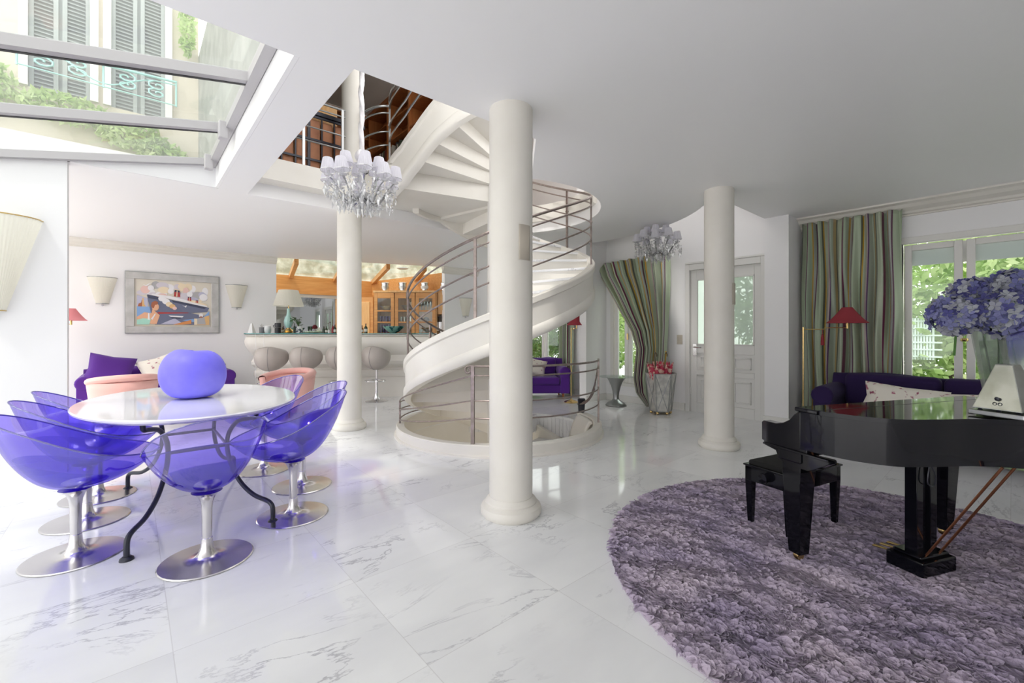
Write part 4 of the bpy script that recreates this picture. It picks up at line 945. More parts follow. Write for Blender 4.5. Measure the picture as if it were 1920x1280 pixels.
t = thing('bud_vase', 'thin vase holding two dry stems on the bar', 'vase', onbar(617)); b = MB(); b.lathe([(0, 0), (.02, 0), (.025, .04), (.01, .07), (0, .07)], 14); b.build('vase_body', M['white'], t)
b = MB(); b.tube([(0, 0, .06), (.01, 0, .15), (.02, 0, .22)], .003, 5); b.tube([(0, 0, .06), (-.01, 0, .14), (-.02, 0, .20)], .003, 5); b.ball((.02, 0, .225), .012, 8, 6); b.ball((-.02, 0, .205), .012, 8, 6); b.build('stems', M['bark'], t)
b = MB(); b.lathe([(0, .012), (.06, .0), (.09, .015), (.20, .11), (.222, .145), (.212, .145), (.19, .115), (.08, .03), (0, .025)], 40); tag(b.build('bowl', mat('green_marbled', (.30, .52, .45), .25, noise=(7, (.02, .08, .08), .52, .58)), None, loc=onbar(738, .25)), 'wide green marbled bowl at the right end of the bar', 'bowl')
for px in (479, 494): b = MB(); x, y, z = onbar(px, -.24); b.tube([(x, y, 1.29), (x + .01, y - .02, .9), (x, y, .3), (x, y, .02)], .003, 5); tag(b.build('cable', M['wall'], None), 'thin pale cable hanging down the bar front ' + ('from the white pyramid device' if px == 479 else 'below the dark grey cup'), 'cable')

def make_stool(label):
    t = thing('bar_stool', label, 'bar stool', group='taupe egg-shaped bar stools along the bar')
    def f(u, v):
        a = 2 * pi * u; tip = .06 * max(0, cos(a)) ** 6 * sin(pi * min(v * .62, 1)) ** 2
        ph = pi * (v * .66)      # from the bottom upwards; the opening slants down towards the front (+y)
        cut = 1.0
        top = .50 + .28 * (.5 - .5 * sin(a))
        ph = pi * v * top / 1.0 * 1.0
        return ((.245 + tip) * sin(ph) * cos(a), .26 * sin(ph) * sin(a), -.245 * cos(ph))
    b = MB(); b.at((0, 0, .86)).grid(f, 48, 24, cu=True); b.x = Matrix(); sh_ = b.build('seat_shell', M['bead'], t, smooth=80, solid=.03)
    b = MB(); b.at((0, 0, .86)).tube([(.30 * sin(pi * v * .78) * 0 + .0, -.277 * sin(pi * v * .76), -.262 * cos(pi * v * .76)) for v in np.linspace(.12, .98, 18)], .003, 5); b.build('seam', M['grey'], sh_)
    b = MB(); b.at((0, 0, .86)).lathe([(0, -.14), (.22, -.14), (.235, -.11), (.22, -.07), (0, -.06)], 32); b.build('seat_cushion', M['bead'], t)
    b = MB(); b.lathe([(0, 0), (.21, 0), (.212, .006), (.16, .018), (.07, .045), (.04, .10), (.028, .16), (.024, .18), (.024, .38), (.03, .385), (.03, .42), (.018, .43), (.018, .60), (.04, .63), (0, .63)], 36); b.build('pedestal', M['chrome2'], t)
    b = MB(); b.tube([(.19 * cos(k * pi / 16), -.05 + .19 * sin(k * pi / 16), .40) for k in range(32)], .009, 8, closed=True); b.tube([(0, 0, .40), (0, -.235, .40)], .008, 6); b.build('foot_ring', M['chrome2'], t)
    return t
st0 = None
for px, d, rz, lab in ((506, 8.07, 20, 'taupe egg-shaped bar stool at the left end of the bar'), (571, 8.15, 12, 'taupe egg-shaped bar stool, second from the left, above the pink armchair'), (638, 8.27, 0, 'taupe egg-shaped bar stool half hidden behind the column'), (706, 8.39, 165, 'taupe egg-shaped bar stool alone to the right of the column')):
    x, y = pw(px, d); rz_ = -YAW + radians(rz if rz < 90 else -12)
    if st0 is None: st0 = make_stool(lab); st0.location = (x, y, 0); st0.rotation_euler = (0, 0, rz_); o = st0
    else: o = dup(st0, (x, y, 0), rz_, lab)
    if rz > 90: o.scale = (-1, 1, 1)

# ------------------------------------------------------------------ KITCHEN BEHIND THE BAR
b = MB(); b.box(2.55, 4.80, 12.14, 12.19, .95, 2.22); mo = b.build('wall_mirror', M['mirror'], None, smooth=0); tag(mo, 'large wall mirror below the orange beam behind the bar, reflecting the room', 'mirror')
b = MB(); b.box(2.45, 5.0, 12.10, 12.2, 2.22, 2.30); struct(b, 'trim_7', M['trim'], smooth=0)
t = thing('base_cabinet', 'low wooden back counter under the kitchen mirror', 'cabinet', (3.7, 11.9, 0)); b = MB(); b.box(-1.2, 1.2, -.3, .25, .08, .88); b.build('body', M['woodl'], t, smooth=0); b = MB(); b.box(-1.22, 1.22, -.33, .28, .88, .92); b.build('worktop', M['cream'], t, smooth=0)
t = thing('tall_cupboard', 'narrow orange wood cupboard between the mirror and the glazed cabinet', 'cupboard', (*pw(686, 12.1), 0), -YAW); b = MB(); b.box(-.20, .20, -.02, .14, 0, 2.28); b.build('body', M['wood'], t, smooth=0); b = MB(); b.box(-.16, .12, -.045, -.02, .2, 2.15); b.build('door', M['woodl'], t, smooth=0, bevel=.01)
gc = thing('glazed_cabinet', 'honey wood kitchen cabinet with three glazed doors of crockery', 'cabinet', (*pw(760, 11.2), 0), -YAW)
CWD = .80
b = MB(); b.box(-CWD, -CWD + .03, 0, .42, 0, 2.33); b.box(CWD - .03, CWD, 0, .42, 0, 2.33); b.box(-CWD, CWD, .40, .43, 0, 2.33); b.box(-CWD - .02, CWD + .02, -.02, .43, 2.33, 2.38); b.box(-CWD, CWD, 0, .42, 0, .1)
b.build('body', M['woodl'], gc, smooth=0)
for z in (1.02, 1.28, 1.57, 1.86): b = MB(); b.box(-CWD + .03, CWD - .03, .03, .40, z - .01, z + .01); b.build('shelf', M['woodl'], gc, smooth=0)
for k in range(3):
    a = -CWD + .01 + k * .53; c = a + .51; f = .085
    b = MB(); b.box(a, a + f, -.03, 0, .1, 2.32); b.box(c - f, c, -.03, 0, .1, 2.32); b.box(a + f, c - f, -.03, 0, 2.18, 2.32); b.box(a + f, c - f, -.03, 0, .1, .95)
    for z in (1.28, 1.57, 1.86): b.box(a + f, c - f, -.028, -.002, z - .018, z + .018)
    dd = b.build('door', M['wood'], gc, smooth=0, bevel=.004)
    b = MB(); b.box(a + f, c - f, -.018, -.012, .95, 2.18); b.build('glass_panel', M['glass'], dd, smooth=0)
M['purg'] = mat('purple_glass', (.05, .02, .22), .15)
ORD = ['leftmost', 'second from left', 'third from left', 'fourth from left', 'fifth from left', 'rightmost']
def incab(name, label, cat, prof, m, lx, lz, grp, ly=.18):
    a = -YAW; X, Y = pw(760, 11.2); b = MB(); b.lathe(prof, 16); o = b.build(name, m, None, loc=(X + lx * cos(a) - ly * sin(a), Y + lx * sin(a) + ly * cos(a), lz + .012)); return tag(o, label, cat, grp)
cup = [(0, 0), (.03, 0), (.036, .15), (.032, .15), (.026, .01), (0, .01)]
for j in range(5): incab('tumbler', 'purple glass tumbler, ' + ORD[j] + ', upper shelf behind the left cabinet door', 'glass', cup, M['purg'], -.68 + j * .075, 1.57, 'purple tumblers in the cabinet')
for j in range(5): incab('tumbler', 'tall dark purple glass, ' + ORD[j] + ', lower shelf behind the left cabinet door', 'glass', [(r, z * 1.5) for r, z in cup], M['purg'], -.68 + j * .075, 1.28, 'tall purple glasses in the cabinet')
for j in range(4): incab('tumbler', 'grey glass, ' + ORD[j] + ', behind the middle door of the kitchen cabinet', 'glass', [(r, z * .9) for r, z in cup], M['silvert'], -.14 + j * .08, 1.57, 'grey glasses in the cabinet')
for j in range(4): incab('tumbler', 'dark goblet, ' + ORD[j] + ', top shelf behind the right cabinet door', 'glass', [(0, 0), (.03, 0), (.006, .02), (.006, .1), (.035, .16), (.03, .24)], M['pewter'], .38 + j * .08, 1.86, 'goblets in the cabinet')
for j in range(5): incab('plate', 'white plate behind the right cabinet door, ' + ['bottom', 'second lowest', 'middle', 'second highest', 'topmost'][j] + ' of its stack', 'plate', [(0, 0), (.06, 0), (.12, .018), (.115, .022), (0, .008)], M['white'], .55, 1.28 + j * .022, 'stack of white plates')
incab('bowl', 'small pale bowl beside the stacked plates in the cabinet', 'bowl', [(0, 0), (.04, 0), (.09, .10), (.085, .10), (.03, .01)], M['aqua'], .34, 1.28, None)
incab('salad_bowl', 'wide glass bowl on the top shelf behind the left cabinet door', 'bowl', [(0, 0), (.05, 0), (.16, .12), (.155, .12), (.04, .015)], M['silvert'], -.54, 1.86, None)
incab('salad_bowl', 'wide glass bowl on the top shelf behind the middle cabinet door', 'bowl', [(0, 0), (.05, 0), (.15, .14), (.145, .14), (.04, .015)], M['silvert'], .0, 1.86, None)
incab('teapot', 'round dark teapot behind the right cabinet door', 'teapot', [(0, 0), (.05, 0), (.08, .05), (.06, .11), (0, .13)], M['char'], .50, 1.57, None)
b_ = [(0, 0), (.075, 0), (.105, .20), (.115, .21), (.105, .215), (.095, .20), (.06, .01), (0, .01)]
for (lx, lab, m_) in ((-.55, 'silver ribbed pot standing leftmost on top of the glazed cabinet', 'silver'), (-.10, 'silver pot with engraved figures, second on top of the glazed cabinet', 'silver'), (.47, 'silver pot with a pale band, third on top of the glazed cabinet', 'silver'), (.98, 'white and silver pot standing on the small wall cabinet', 'silver')):
    z = 2.38
    t = thing('silver_pot', lab, 'pot', (0, 0, 0), 0, 'silver pots above the kitchen cabinets'); a = -YAW; X, Y = pw(760, 11.2); t.location = (X + lx * cos(a) - .12 * sin(a), Y + lx * sin(a) + .12 * cos(a), z + .003)
    b = MB(); b.lathe(b_, 28); b.build('body', M['silver'], t); b = MB(); b.lathe([(.088, .05), (.093, .052), (.103, .12), (.098, .124)], 28, cap=False); b.build('band', M['white'] if lx > .3 else M['silvert'], t)
t = thing('wall_cabinet', 'small honey wood wall cabinet at the right edge of the kitchen', 'cabinet', (*pw(829, 11.3), 0), -YAW); b = MB(); b.box(-.12, .12, 0, .3, 1.78, 2.38); b.build('body', M['woodl'], t, smooth=0); b = MB(); b.box(-.11, .11, -.02, 0, 1.82, 2.34); b.box(-.07, .07, -.03, -.02, 1.88, 2.28); b.build('door', M['woodl'], t, smooth=0, bevel=.004)
b = MB(); b.box(-.12, .12, -.01, .01, 1.70, 1.73); o = b.build('knife_rack', M['char'], None, smooth=0, loc=(*pw(826, 11.4), 0)); o.rotation_euler = (0, 0, -YAW); tag(o, 'dark magnetic knife rack below the small wall cabinet', 'rack')
for j in range(6):
    X, Y = pw(819 + j * 2.6, 11.38); t = thing('kitchen_knife', 'black-handled kitchen knife, ' + ORD[j] + ', on the rack beside the kitchen opening', 'knife', (X, Y, 0), -YAW, 'kitchen knives on the rack')
    b = MB(); b.box(-.008, .008, -.006, .004, 1.58, 1.72); b.build('handle', M['char'], t, smooth=0); b = MB(); b.box(-.011, .011, -.002, .0, 1.30 + .05 * (j % 3), 1.58); b.build('blade', M['silver'], t, smooth=0)
q = meet(755); b = MB(); b.lathe([(0, -.03), (.10, -.03), (.15, -.01), (.15, .0), (0, .0)], 32); o = b.build('roof_vent', M['white'], None, loc=(q.x + .18, q.y + .35, 2.95)); tag(o, 'round white vent disc in the kitchen glass roof', 'vent')

# ------------------------------------------------------------------ UPPER FLOOR LIBRARY
def bookcase(label, loc, rz, W_, Hh, cols, rows, dep=.32):
    t = thing('bookcase', label, 'bookcase', loc, rz)
    b = MB(); b.box(-W_ / 2, W_ / 2, dep - .02, dep, 0, Hh); b.box(-W_ / 2 - .02, W_ / 2 + .02, -.03, dep, Hh, Hh + .08); b.box(-W_ / 2, W_ / 2, 0, dep, 0, .08)
    b.build('body', M['woodd'], t, smooth=0)
    for k in range(cols + 1): x = -W_ / 2 + W_ * k / cols; b = MB(); b.box(x - .02, x + .02, 0, dep - .02, .08, Hh); b.build('upright', M['woodd'], t, smooth=0)
    for r in range(1, rows):
        z = Hh * r / rows; b = MB(); b.box(-W_ / 2 + .02, W_ / 2 - .02, .01, dep - .02, z - .012, z + .012); b.build('shelf', M['woodd'], t, smooth=0)
    return t
BX, BY = 2.9, 8.62
bookcase('dark orange wood bookcase along the back wall of the upper floor', (BX, BY, UF), 0, 3.6, 2.2, 5, 6)
bookcase('dark orange wood bookcase standing beside the stairhead on the upper floor', (3.62, 7.3, UF), radians(-90), 2.5, 2.2, 3, 6)
BK = [mat('book_' + str(i), c_, .6) for i, c_ in enumerate([(.55, .52, .45), (.25, .06, .05), (.05, .09, .20), (.45, .33, .10), (.10, .16, .10), (.70, .68, .62), (.08, .07, .07)])]
names = ['cream', 'dark red', 'navy', 'ochre', 'dark green', 'white', 'black']
rs = random.getstate(); random.seed(5); bb = {}
for (cx_, cy_, axx, off, n_) in ((BX, BY, 0, -1.55, 42), (3.62, 7.3, 1, -1.1, 26)):
    x = off; row = 3
    for j in range(n_):
        w_ = ru(.025, .05); h = ru(.20, .29); k = random.randrange(7)
        x += w_ + .002
        if random.random() < .12: x += .12
        if x > (1.5 if axx == 0 else 1.1): x = off; row = 4 if row == 3 else 2
        fr = (x + 1.8) % .72 if axx == 0 else (x + 1.25) % .833
        if fr < .05 or fr > (.66 if axx == 0 else .77): x += .09
        z = UF + 2.2 * row / 6 + .014
        key = k
        if key not in bb: b = MB(); b.box(-.5, .5, 0, .2, 0, 1); o = b.build('book', BK[k], None, smooth=0); bb[key] = o
        else: o = bb[key].copy(); COL.objects.link(o)
        o.scale = (w_, 1, h)
        if axx == 0: o.location = (cx_ + x, cy_ + .04, z); o.rotation_euler = (0, 0, 0)
        else: o.location = (cx_ + .04, cy_ - x, z); o.rotation_euler = (0, 0, radians(-90))
        pk = globals().get('pk_', 0); sz_ = ('tall' if h > .26 else 'short' if h < .225 else 'mid-sized') + (' thick' if w_ > .038 else ' thin'); pk_ = k
        rel = 'beside' if (k, row, axx, sz_, pk) not in bb.setdefault('seen', set()) else 'after'; bb['seen'].add((k, row, axx, sz_, pk))
        tag(o, f'{sz_} {names[k]} book, {"back wall" if axx == 0 else "stairhead"} bookcase upstairs, {({2: "lower", 3: "middle", 4: "high"})[row]} shelf, {rel} a {names[pk]} one', 'book', 'books in the ' + ('back wall' if axx == 0 else 'stairhead') + ' bookcase upstairs')
random.setstate(rs)
# iron grille bench with leather panels behind the railing
t = thing('iron_screen', 'black iron lattice screen in front of tan leather panels on the upper floor', 'screen', (1.95, 6.35, UF))
b = MB()
for k in range(8): x = -.62 + k * .17; b.box(x - (.018 if k in (0, 3, 7) else .009), x + (.018 if k in (0, 3, 7) else .009), -.02, .0, .0, .92)
for z in (.02, .30, .58, .90): b.box(-.64, .60, -.028, -.006, z - .014, z + .014)
b.box(-.70, .66, -.05, .06, .92, .97); b.build('iron_grille', M['dark'], t, smooth=0)
for k in range(7):
    x = -.62 + k * .17; b = MB(); b.box(x + .012, x + .158, .02, .10, .04, .88); b.build('leather_panel', M['leather'], t, smooth=0, bevel=.02)
b = MB(); b.box(-.28, .28, -.12, .12, 0, 1.2); tag(b.build('wooden_chest', M['woodl'], None, smooth=0, bevel=.01, loc=(2.0, 6.62, UF)), 'small orange wooden chest rising behind the iron screen upstairs', 'chest')
ur = thing('upper_railing', 'grey metal railing along the upper floor edge beside the pale column', 'railing', (0, 0, UF))
for z, r in ((.85, .016), (.76, .010), (.51, .010), (.33, .010)):
    b = MB(); b.tube([(1.02, 5.80, z), (2.14, 5.80, z)], r, 8); b.build('rail', M['pewter'], ur)
    a_ = Vector((2.34, 5.86, z)); c_ = Vector((*SP(546, RR + dr(546))[:2], z + .10)); mid = Vector((2.36, 5.5, z + .05)); b = MB(); b.tube([a_ * (1 - q) ** 2 + mid * 2 * q * (1 - q) + c_ * q * q for q in np.linspace(0, 1, 10)], r, 8); b.build('rail', M['pewter'], ur)
for x in (1.10, 1.62, 2.10): b = MB(); b.box(x - .015, x + .015, 5.785, 5.815, 0, .85); b.build('post', M['pewter'], ur, smooth=0)

# ------------------------------------------------------------------ LAMPS, SIDE TABLE, UMBRELLA STAND, SWITCH
def swing_lamp(label, base, shade_at, hz, m, w_, grp='brass lamps with red shades'):
    t = thing('floor_lamp', label, 'floor lamp', (*base, 0), 0, grp); dx_, dy_ = shade_at[0] - base[0], shade_at[1] - base[1]
    b = MB(); b.lathe([(0, 0), (.13, 0), (.135, .012), (.11, .03), (.03, .05), (.012, .07), (0, .07)], 32); b.build('base', M['brass'], t)
    b = MB(); b.tube([(0, 0, .06), (0, 0, hz - .05)], .010, 10); b.build('pole', M['brass'], t)
    b = MB(); b.tube([(0, 0, hz - .08), (dx_ * .5, dy_ * .5, hz - .08), (dx_ * .5, dy_ * .5, hz - .06), (dx_, dy_, hz - .06), (dx_, dy_, hz + .05)], .007, 8); b.tube([(dx_, dy_, hz - .07), (dx_, dy_, hz + .10)], .014, 10); b.build('swing_arm', M['brass'], t)
    b = MB(); b.at((dx_, dy_, hz)).grid(lambda u, v: ((w_ / 2 - (w_ / 2 - .055) * v ** .8) * cos(2 * pi * u), (w_ / 2 - (w_ / 2 - .055) * v ** .8) * sin(2 * pi * u), .20 * v), 48, 6, cu=True); b.build('lamp_shade', m, t)
    return t
t = swing_lamp('brass swing-arm floor lamp with dark red shade before the wide striped curtain', (6.90, 1.88), (6.92, 1.40), 1.45, M['red'], .45)
b = MB(); b.tube([(0, -.22, 1.37), (0, -.22, 1.30)], .004, 5); b.at((0, -.22, 1.16)).lathe([(0, 0), (.022, 0), (.018, .10), (.012, .14), (0, .15)], 12); o = b.build('tassel', M['red'], t); o['label'] = 'dark red tassel'
x, y = pw(1071, 8.25); x2, y2 = pw(1081, 8.5)
swing_lamp('brass floor lamp with red conical shade in the far room beside the pale curtain', (x, y), (x2, y2), 1.46, M['red'], .38)
swing_lamp('brass lamp with rose shade seen past the left wall beside the purple sofa', (-.96, 10.25), (-.74, 10.25), 1.52, M['pinks'], .40)
x, y = pw(1155, 7.9)
t = thing('side_table', 'pewter trumpet-shaped side table with round glass top near the entrance window', 'side table', (x, y, 0))
b = MB(); b.lathe([(0, 0), (.185, 0), (.19, .015), (.15, .06), (.08, .095), (.055, .12), (.05, .16), (.062, .26), (.09, .36), (.13, .45), (.175, .515), (0, .515)], 48); b.build('pedestal', M['pewter'], t)
b = MB(); b.lathe([(0, .518), (.30, .518), (.30, .528), (0, .528)], 48); b.build('glass_top', M['glass'], t)
x, y = pw(1239, 7.15)
t = thing('umbrella_stand', 'six-sided tapered silver stand with crossed wire pattern by the striped curtain', 'umbrella stand', (x, y, 0), radians(10))
b = MB(); b.lathe([(.165, .05), (.235, .66)], 6, cap=False); b.prism([(.16 * cos(k * pi / 3), .16 * sin(k * pi / 3)) for k in range(6)], .05, .06); b.build('body', M['silvert'], t, smooth=0, solid=.008)
b = MB()
for k in range(6):
    a0_, a1_ = k * pi / 3, (k + 1) * pi / 3; B0 = Vector((.170 * cos(a0_), .170 * sin(a0_), .05)); B1_ = Vector((.170 * cos(a1_), .170 * sin(a1_), .05)); T0 = Vector((.241 * cos(a0_), .241 * sin(a0_), .66)); T1 = Vector((.241 * cos(a1_), .241 * sin(a1_), .66))
    b.tube([B0, T1], .0055, 5); b.tube([B1_, T0], .0055, 5); b.tube([B0, T0], .006, 6); b.tube([T0, T1], .006, 6); b.tube([B0, B1_], .006, 6)
b.build('wire_trim', M['pewter'], t)
for k in range(6): a = k * pi / 3; b = MB(); b.ball((.15 * cos(a), .15 * sin(a), .026), .025, 12, 8); b.build('ball_foot', M['brass'], t)
umat = mat('floral_umbrella', (.55, .05, .10), .6, noise=(24, (.80, .55, .45), .52, .58))
for k, (dx_, dy_, tl, lab) in enumerate(((-.06, .02, -.10, 'folded umbrella with dark wooden handle, left one in the silver stand'), (.02, -.05, .03, 'folded red floral umbrella in the middle of the silver stand'), (.08, .04, .16, 'folded pink and yellow umbrella with a yellow handle, right one in the stand'))):
    u = thing('umbrella', lab, 'umbrella', (x + dx_, y + dy_, .07)); u.rotation_euler = (0, tl, 0)
    b = MB(); b.grid(lambda p, v: ((.015 + .10 * v * (1 + .25 * cos(8 * 2 * pi * p))) * cos(2 * pi * p), (.015 + .10 * v * (1 + .25 * cos(8 * 2 * pi * p))) * sin(2 * pi * p), .02 + (.70 + .06 * cos(16 * pi * p)) * v), 48, 10, cu=True); b.build('canopy', umat, u)
    b = MB(); b.tube([(0, 0, 0), (0, 0, .80), (0, 0, .90), (.03, 0, .93), (.06, 0, .90), (.06, 0, .86)] if k != 2 else [(0, 0, 0), (0, 0, .74), (.0, 0, .95)], .008 if k != 2 else .013, 8); b.build('handle', M['bark'] if k != 2 else mat('yellow_handle', (.80, .55, .04), .4), u)
b = MB(); b.box(-.008, 0, -.05, .05, -.08, .08)
for i in (-1, 1):
    for j in (-1, 0, 1): b.box(-.014, -.008, i * .024 - .014, i * .024 + .014, j * .045 - .014, j * .045 + .014)
tag(b.build('switch_plate', M['beige'], None, smooth=0, bevel=.002, loc=(7.098, 3.76, 1.20)), 'beige six-button switch plate on the wall between curtain and entrance door', 'switch')

# ------------------------------------------------------------------ RUG
RC = Vector((*cw(2.08, 2.41), 0)); RR_ = 1.50
rt = thing('shaggy_rug', 'large round mauve shaggy ruffled rug under the piano', 'rug', tuple(RC))
b = MB(); b.lathe([(0, .001), (RR_, .001), (RR_ + .005, .012), (RR_ - .01, .022), (0, .022)], 120)
M['rug'] = mat('mauve_pile', (.37, .31, .44), .95, sheen=.3, noise=(2.4, (.54, .46, .55), .35, .68), bump=(60, .6, .01))
b.build('backing', M['rug'], rt)
rng = np.random.default_rng(4); N = 34000
rr = RR_ * np.sqrt(rng.random(N)); th = rng.random(N) * 2 * np.pi; cx = rr * np.cos(th); cy = rr * np.sin(th)
# rosettes: petals curl round the nearest of many centres
nc = 420; qx = rng.uniform(-RR_, RR_, nc); qy = rng.uniform(-RR_, RR_, nc)
best = np.zeros(N); bd = np.full(N, 9.0); bx_ = np.zeros(N); by_ = np.zeros(N)
for i in range(nc):
    d_ = (cx - qx[i]) ** 2 + (cy - qy[i]) ** 2; m_ = d_ < bd; bd[m_] = d_[m_]; bx_[m_] = qx[i]; by_[m_] = qy[i]
ang_ = np.arctan2(cy - by_, cx - bx_) + rng.normal(0, .7, N) + np.pi / 2
W3 = rng.uniform(.016, .038, N); Hh_ = rng.uniform(.010, .024, N); bend = rng.uniform(.3, .9, N); lean = rng.uniform(.1, 1.1, N)
K = 5; ts = np.linspace(-1, 1, K); V = np.zeros((N, K * 2, 3))
ux, uy = np.cos(ang_), np.sin(ang_); nx, ny = -uy, ux
for j, t_ in enumerate(ts):
    ox = W3 * t_; oy = -bend * W3 * t_ * t_
    V[:, j, 0] = cx + ux * ox + nx * oy; V[:, j, 1] = cy + uy * ox + ny * oy; V[:, j, 2] = .018
    top = Hh_ * (1 - .55 * t_ * t_)
    V[:, K + j, 0] = V[:, j, 0] + nx * top * lean; V[:, K + j, 1] = V[:, j, 1] + ny * top * lean; V[:, K + j, 2] = .018 + top
F = []
base = (np.arange(N) * K * 2)[:, None]
quads = np.array([[j, j + 1, K + j + 1, K + j] for j in range(K - 1)])
F = (base[:, :, None] + quads[None]).reshape(-1, 4)
me = bpy.data.meshes.new('pile'); me.vertices.add(N * K * 2); me.vertices.foreach_set('co', V.reshape(-1)); nf = len(F)
me.loops.add(nf * 4); me.loops.foreach_set('vertex_index', F.reshape(-1).astype(np.int32)); me.polygons.add(nf); me.polygons.foreach_set('loop_start', np.arange(nf, dtype=np.int32) * 4); me.polygons.foreach_set('loop_total', np.full(nf, 4, dtype=np.int32))
me.polygons.foreach_set('use_smooth', np.ones(nf, dtype=bool)); me.materials.append(M['rug']); me.update(); me.validate()
o = bpy.data.objects.new('pile', me); COL.objects.link(o); o.parent = rt; o['kind'] = 'stuff'

# ------------------------------------------------------------------ GRAND PIANO (local x: along the keyboard from the treble side, -y: towards the tail)
PO = cw(1.54, 2.70); PA = radians(17) - YAW
pn = thing('grand_piano', 'black lacquered grand piano standing on the round mauve rug', 'piano', (*PO, 0), PA)
def crv(pts, n=6, closed=False):
    P = [Vector((*p, 0)) if len(p) == 2 else Vector(p) for p in pts]; Q = []
    for i in range(len(P) - 1):
        p0, p1, p2, p3 = P[max(i - 1, 0)], P[i], P[i + 1], P[min(i + 2, len(P) - 1)]
        for k in range(n):
            t = k / n; Q.append(.5 * ((2 * p1) + (p2 - p0) * t + (2 * p0 - 5 * p1 + 4 * p2 - p3) * t * t + (3 * p1 - p0 - 3 * p2 + p3) * t ** 3))
    Q.append(P[-1]); return Q
bent = crv([(0, -.26), (.015, -.40), (.06, -.53), (.16, -.645), (.33, -.70), (.52, -.745), (.68, -.83), (.80, -.97), (.88, -1.14), (.97, -1.30), (1.10, -1.40), (1.25, -1.42), (1.38, -1.36), (1.42, -1.25)], 5)
outl = [(p.x, p.y) for p in bent] + [(1.42, -.26)]
b = MB(); b.prism(outl[::-1], .688, .895); b.build('case', M['black'], pn, smooth=30, bevel=.006)
lid = [(p.x - .012, p.y - .012) for p in bent] + [(1.44, -.245), (-.015, -.245)]
def grow(pl, e):
    c_ = Vector((.75, -.6)); return [(p[0] + (p[0] - c_.x) * e, p[1] + (p[1] - c_.y) * e) for p in pl]
b = MB(); b.prism([q for q in lid if q[1] <= -.36 or q[0] > 9][::-1] + [(-.005, -.36), (1.44, -.36)], .898, .922) if False else None
b = MB(); b.prism(([(-.004, -.37)] + [q for q in lid[:-2] if q[1] < -.37] + [(1.44, -.37)])[::-1], .898, .922); b.build('lid', M['black'], pn, smooth=30, bevel=.005)
b = MB(); b.box(-.015, 1.44, -.366, -.235, .898, .922); b.build('lid_flap', M['black'], pn, smooth=0, bevel=.006)
for k in range(2):        # side arms beside the keys
    x0_ = 0 if k == 0 else 1.36
    pts = [(-.262, .66), (-.262, .897), (-.245, .895), (-.22, .875), (-.19, .84), (-.15, .815), (-.10, .80), (-.01, .80), (.0, .79), (.0, .70), (-.0, .68)]
    b = MB(); b.xpanel(pts, x0_, x0_ + .06); b.build('arm', M['black'], pn, smooth=40, bevel=.006)
b = MB(); b.box(0, 1.42, -.30, -.015, .655, .69); b.box(.02, 1.40, -.03, -.005, .66, .715); b.build('key_bed', M['black'], pn, smooth=0, bevel=.006)
b = MB(); b.box(.06, 1.36, -.275, -.25, .69, .90); b.box(.06, 1.36, -.25, -.235, .70, .74); b.build('fallboard', M['black'], pn, smooth=0)
b = MB(); b.box(.09, 1.33, -.25, -.05, .69, .71); kw = b.build('white_keys', M['ivory'], pn, smooth=0); kw['label'] = 'ivory keys'
b = MB()
for k in range(52):
    if k % 7 in (0, 1, 3, 4, 5): x_ = .09 + (k + 1) * 1.24 / 52; b.box(x_ - .006, x_ + .006, -.25, -.12, .71, .722)
b.build('black_keys', M['blackv'], pn, smooth=0)
b = MB(); b.xpanel([(-.42, .66), (-.42, .645), (-.39, .625), (-.35, .60), (-.31, .578), (-.16, .575), (-.12, .60), (-.10, .64), (-.02, .655), (-.02, .66)], .0, .05)
b.box(-.012, .0, -.42, -.02, .66, .672); b.build('side_apron', M['black'], pn, smooth=40, bevel=.004)
def leg_at(kx, ky, nm='leg'):
    b = MB(); vs = []
    for (h, z) in ((.032, .07), (.036, .075), (.058, .55), (.058, .60), (.07, .61), (.07, .66)): vs += [(kx - h, ky - h, z), (kx + h, ky - h, z), (kx + h, ky + h, z), (kx - h, ky + h, z)]
    fs = [(i * 4 + j, i * 4 + (j + 1) % 4, i * 4 + 4 + (j + 1) % 4, i * 4 + 4 + j) for i in range(5) for j in range(4)] + [(3, 2, 1, 0), (20, 21, 22, 23)]
    b.add(vs, fs); l = b.build('leg', M['black'], pn, smooth=0, bevel=.004)
    b = MB(); b.at((kx, ky, .055), rx=pi / 2).lathe([(0, -.014), (.024, -.014), (.026, 0), (.024, .014), (0, .014)], 18); b.x = Matrix(); b.box(kx - .02, kx + .02, ky - .018, ky + .018, .055, .085); b.build('caster', M['brass'], l)
def loc_k(lat, d):
    X, Y = cw(lat, d); v = Vector((X - PO[0], Y - PO[1])); return v.x * cos(PA) + v.y * sin(PA), -v.x * sin(PA) + v.y * cos(PA)
leg_at(.06, -.20); leg_at(*loc_k(2.80, 2.84)); leg_at(1.18, -1.22)
lx_, ly_ = loc_k(2.28, 2.44)
ly = thing('pedal_lyre', None, None); ly.parent = pn; ly.location = (lx_, ly_, 0)
b = MB(); b.box(-.135, .135, -.09, .09, .035, .115); b.box(-.115, .115, -.07, .07, .115, .135); b.build('pedal_box', M['black'], ly, smooth=0, bevel=.008)
for sx_ in (-1, 1): b = MB(); b.box(sx_ * .055 - .026, sx_ * .055 + .026, -.03, .03, .13, .695); b.build('lyre_post', M['black'], ly, smooth=0, bevel=.003)
for k in (-1, 0, 1): b = MB(); b.tube([(k * .06, .07, .075), (k * .06, .13, .08), (k * .06, .20, .072)], [.008, .012, .018], 10, flat=.35); b.build('pedal', M['brass'], ly)
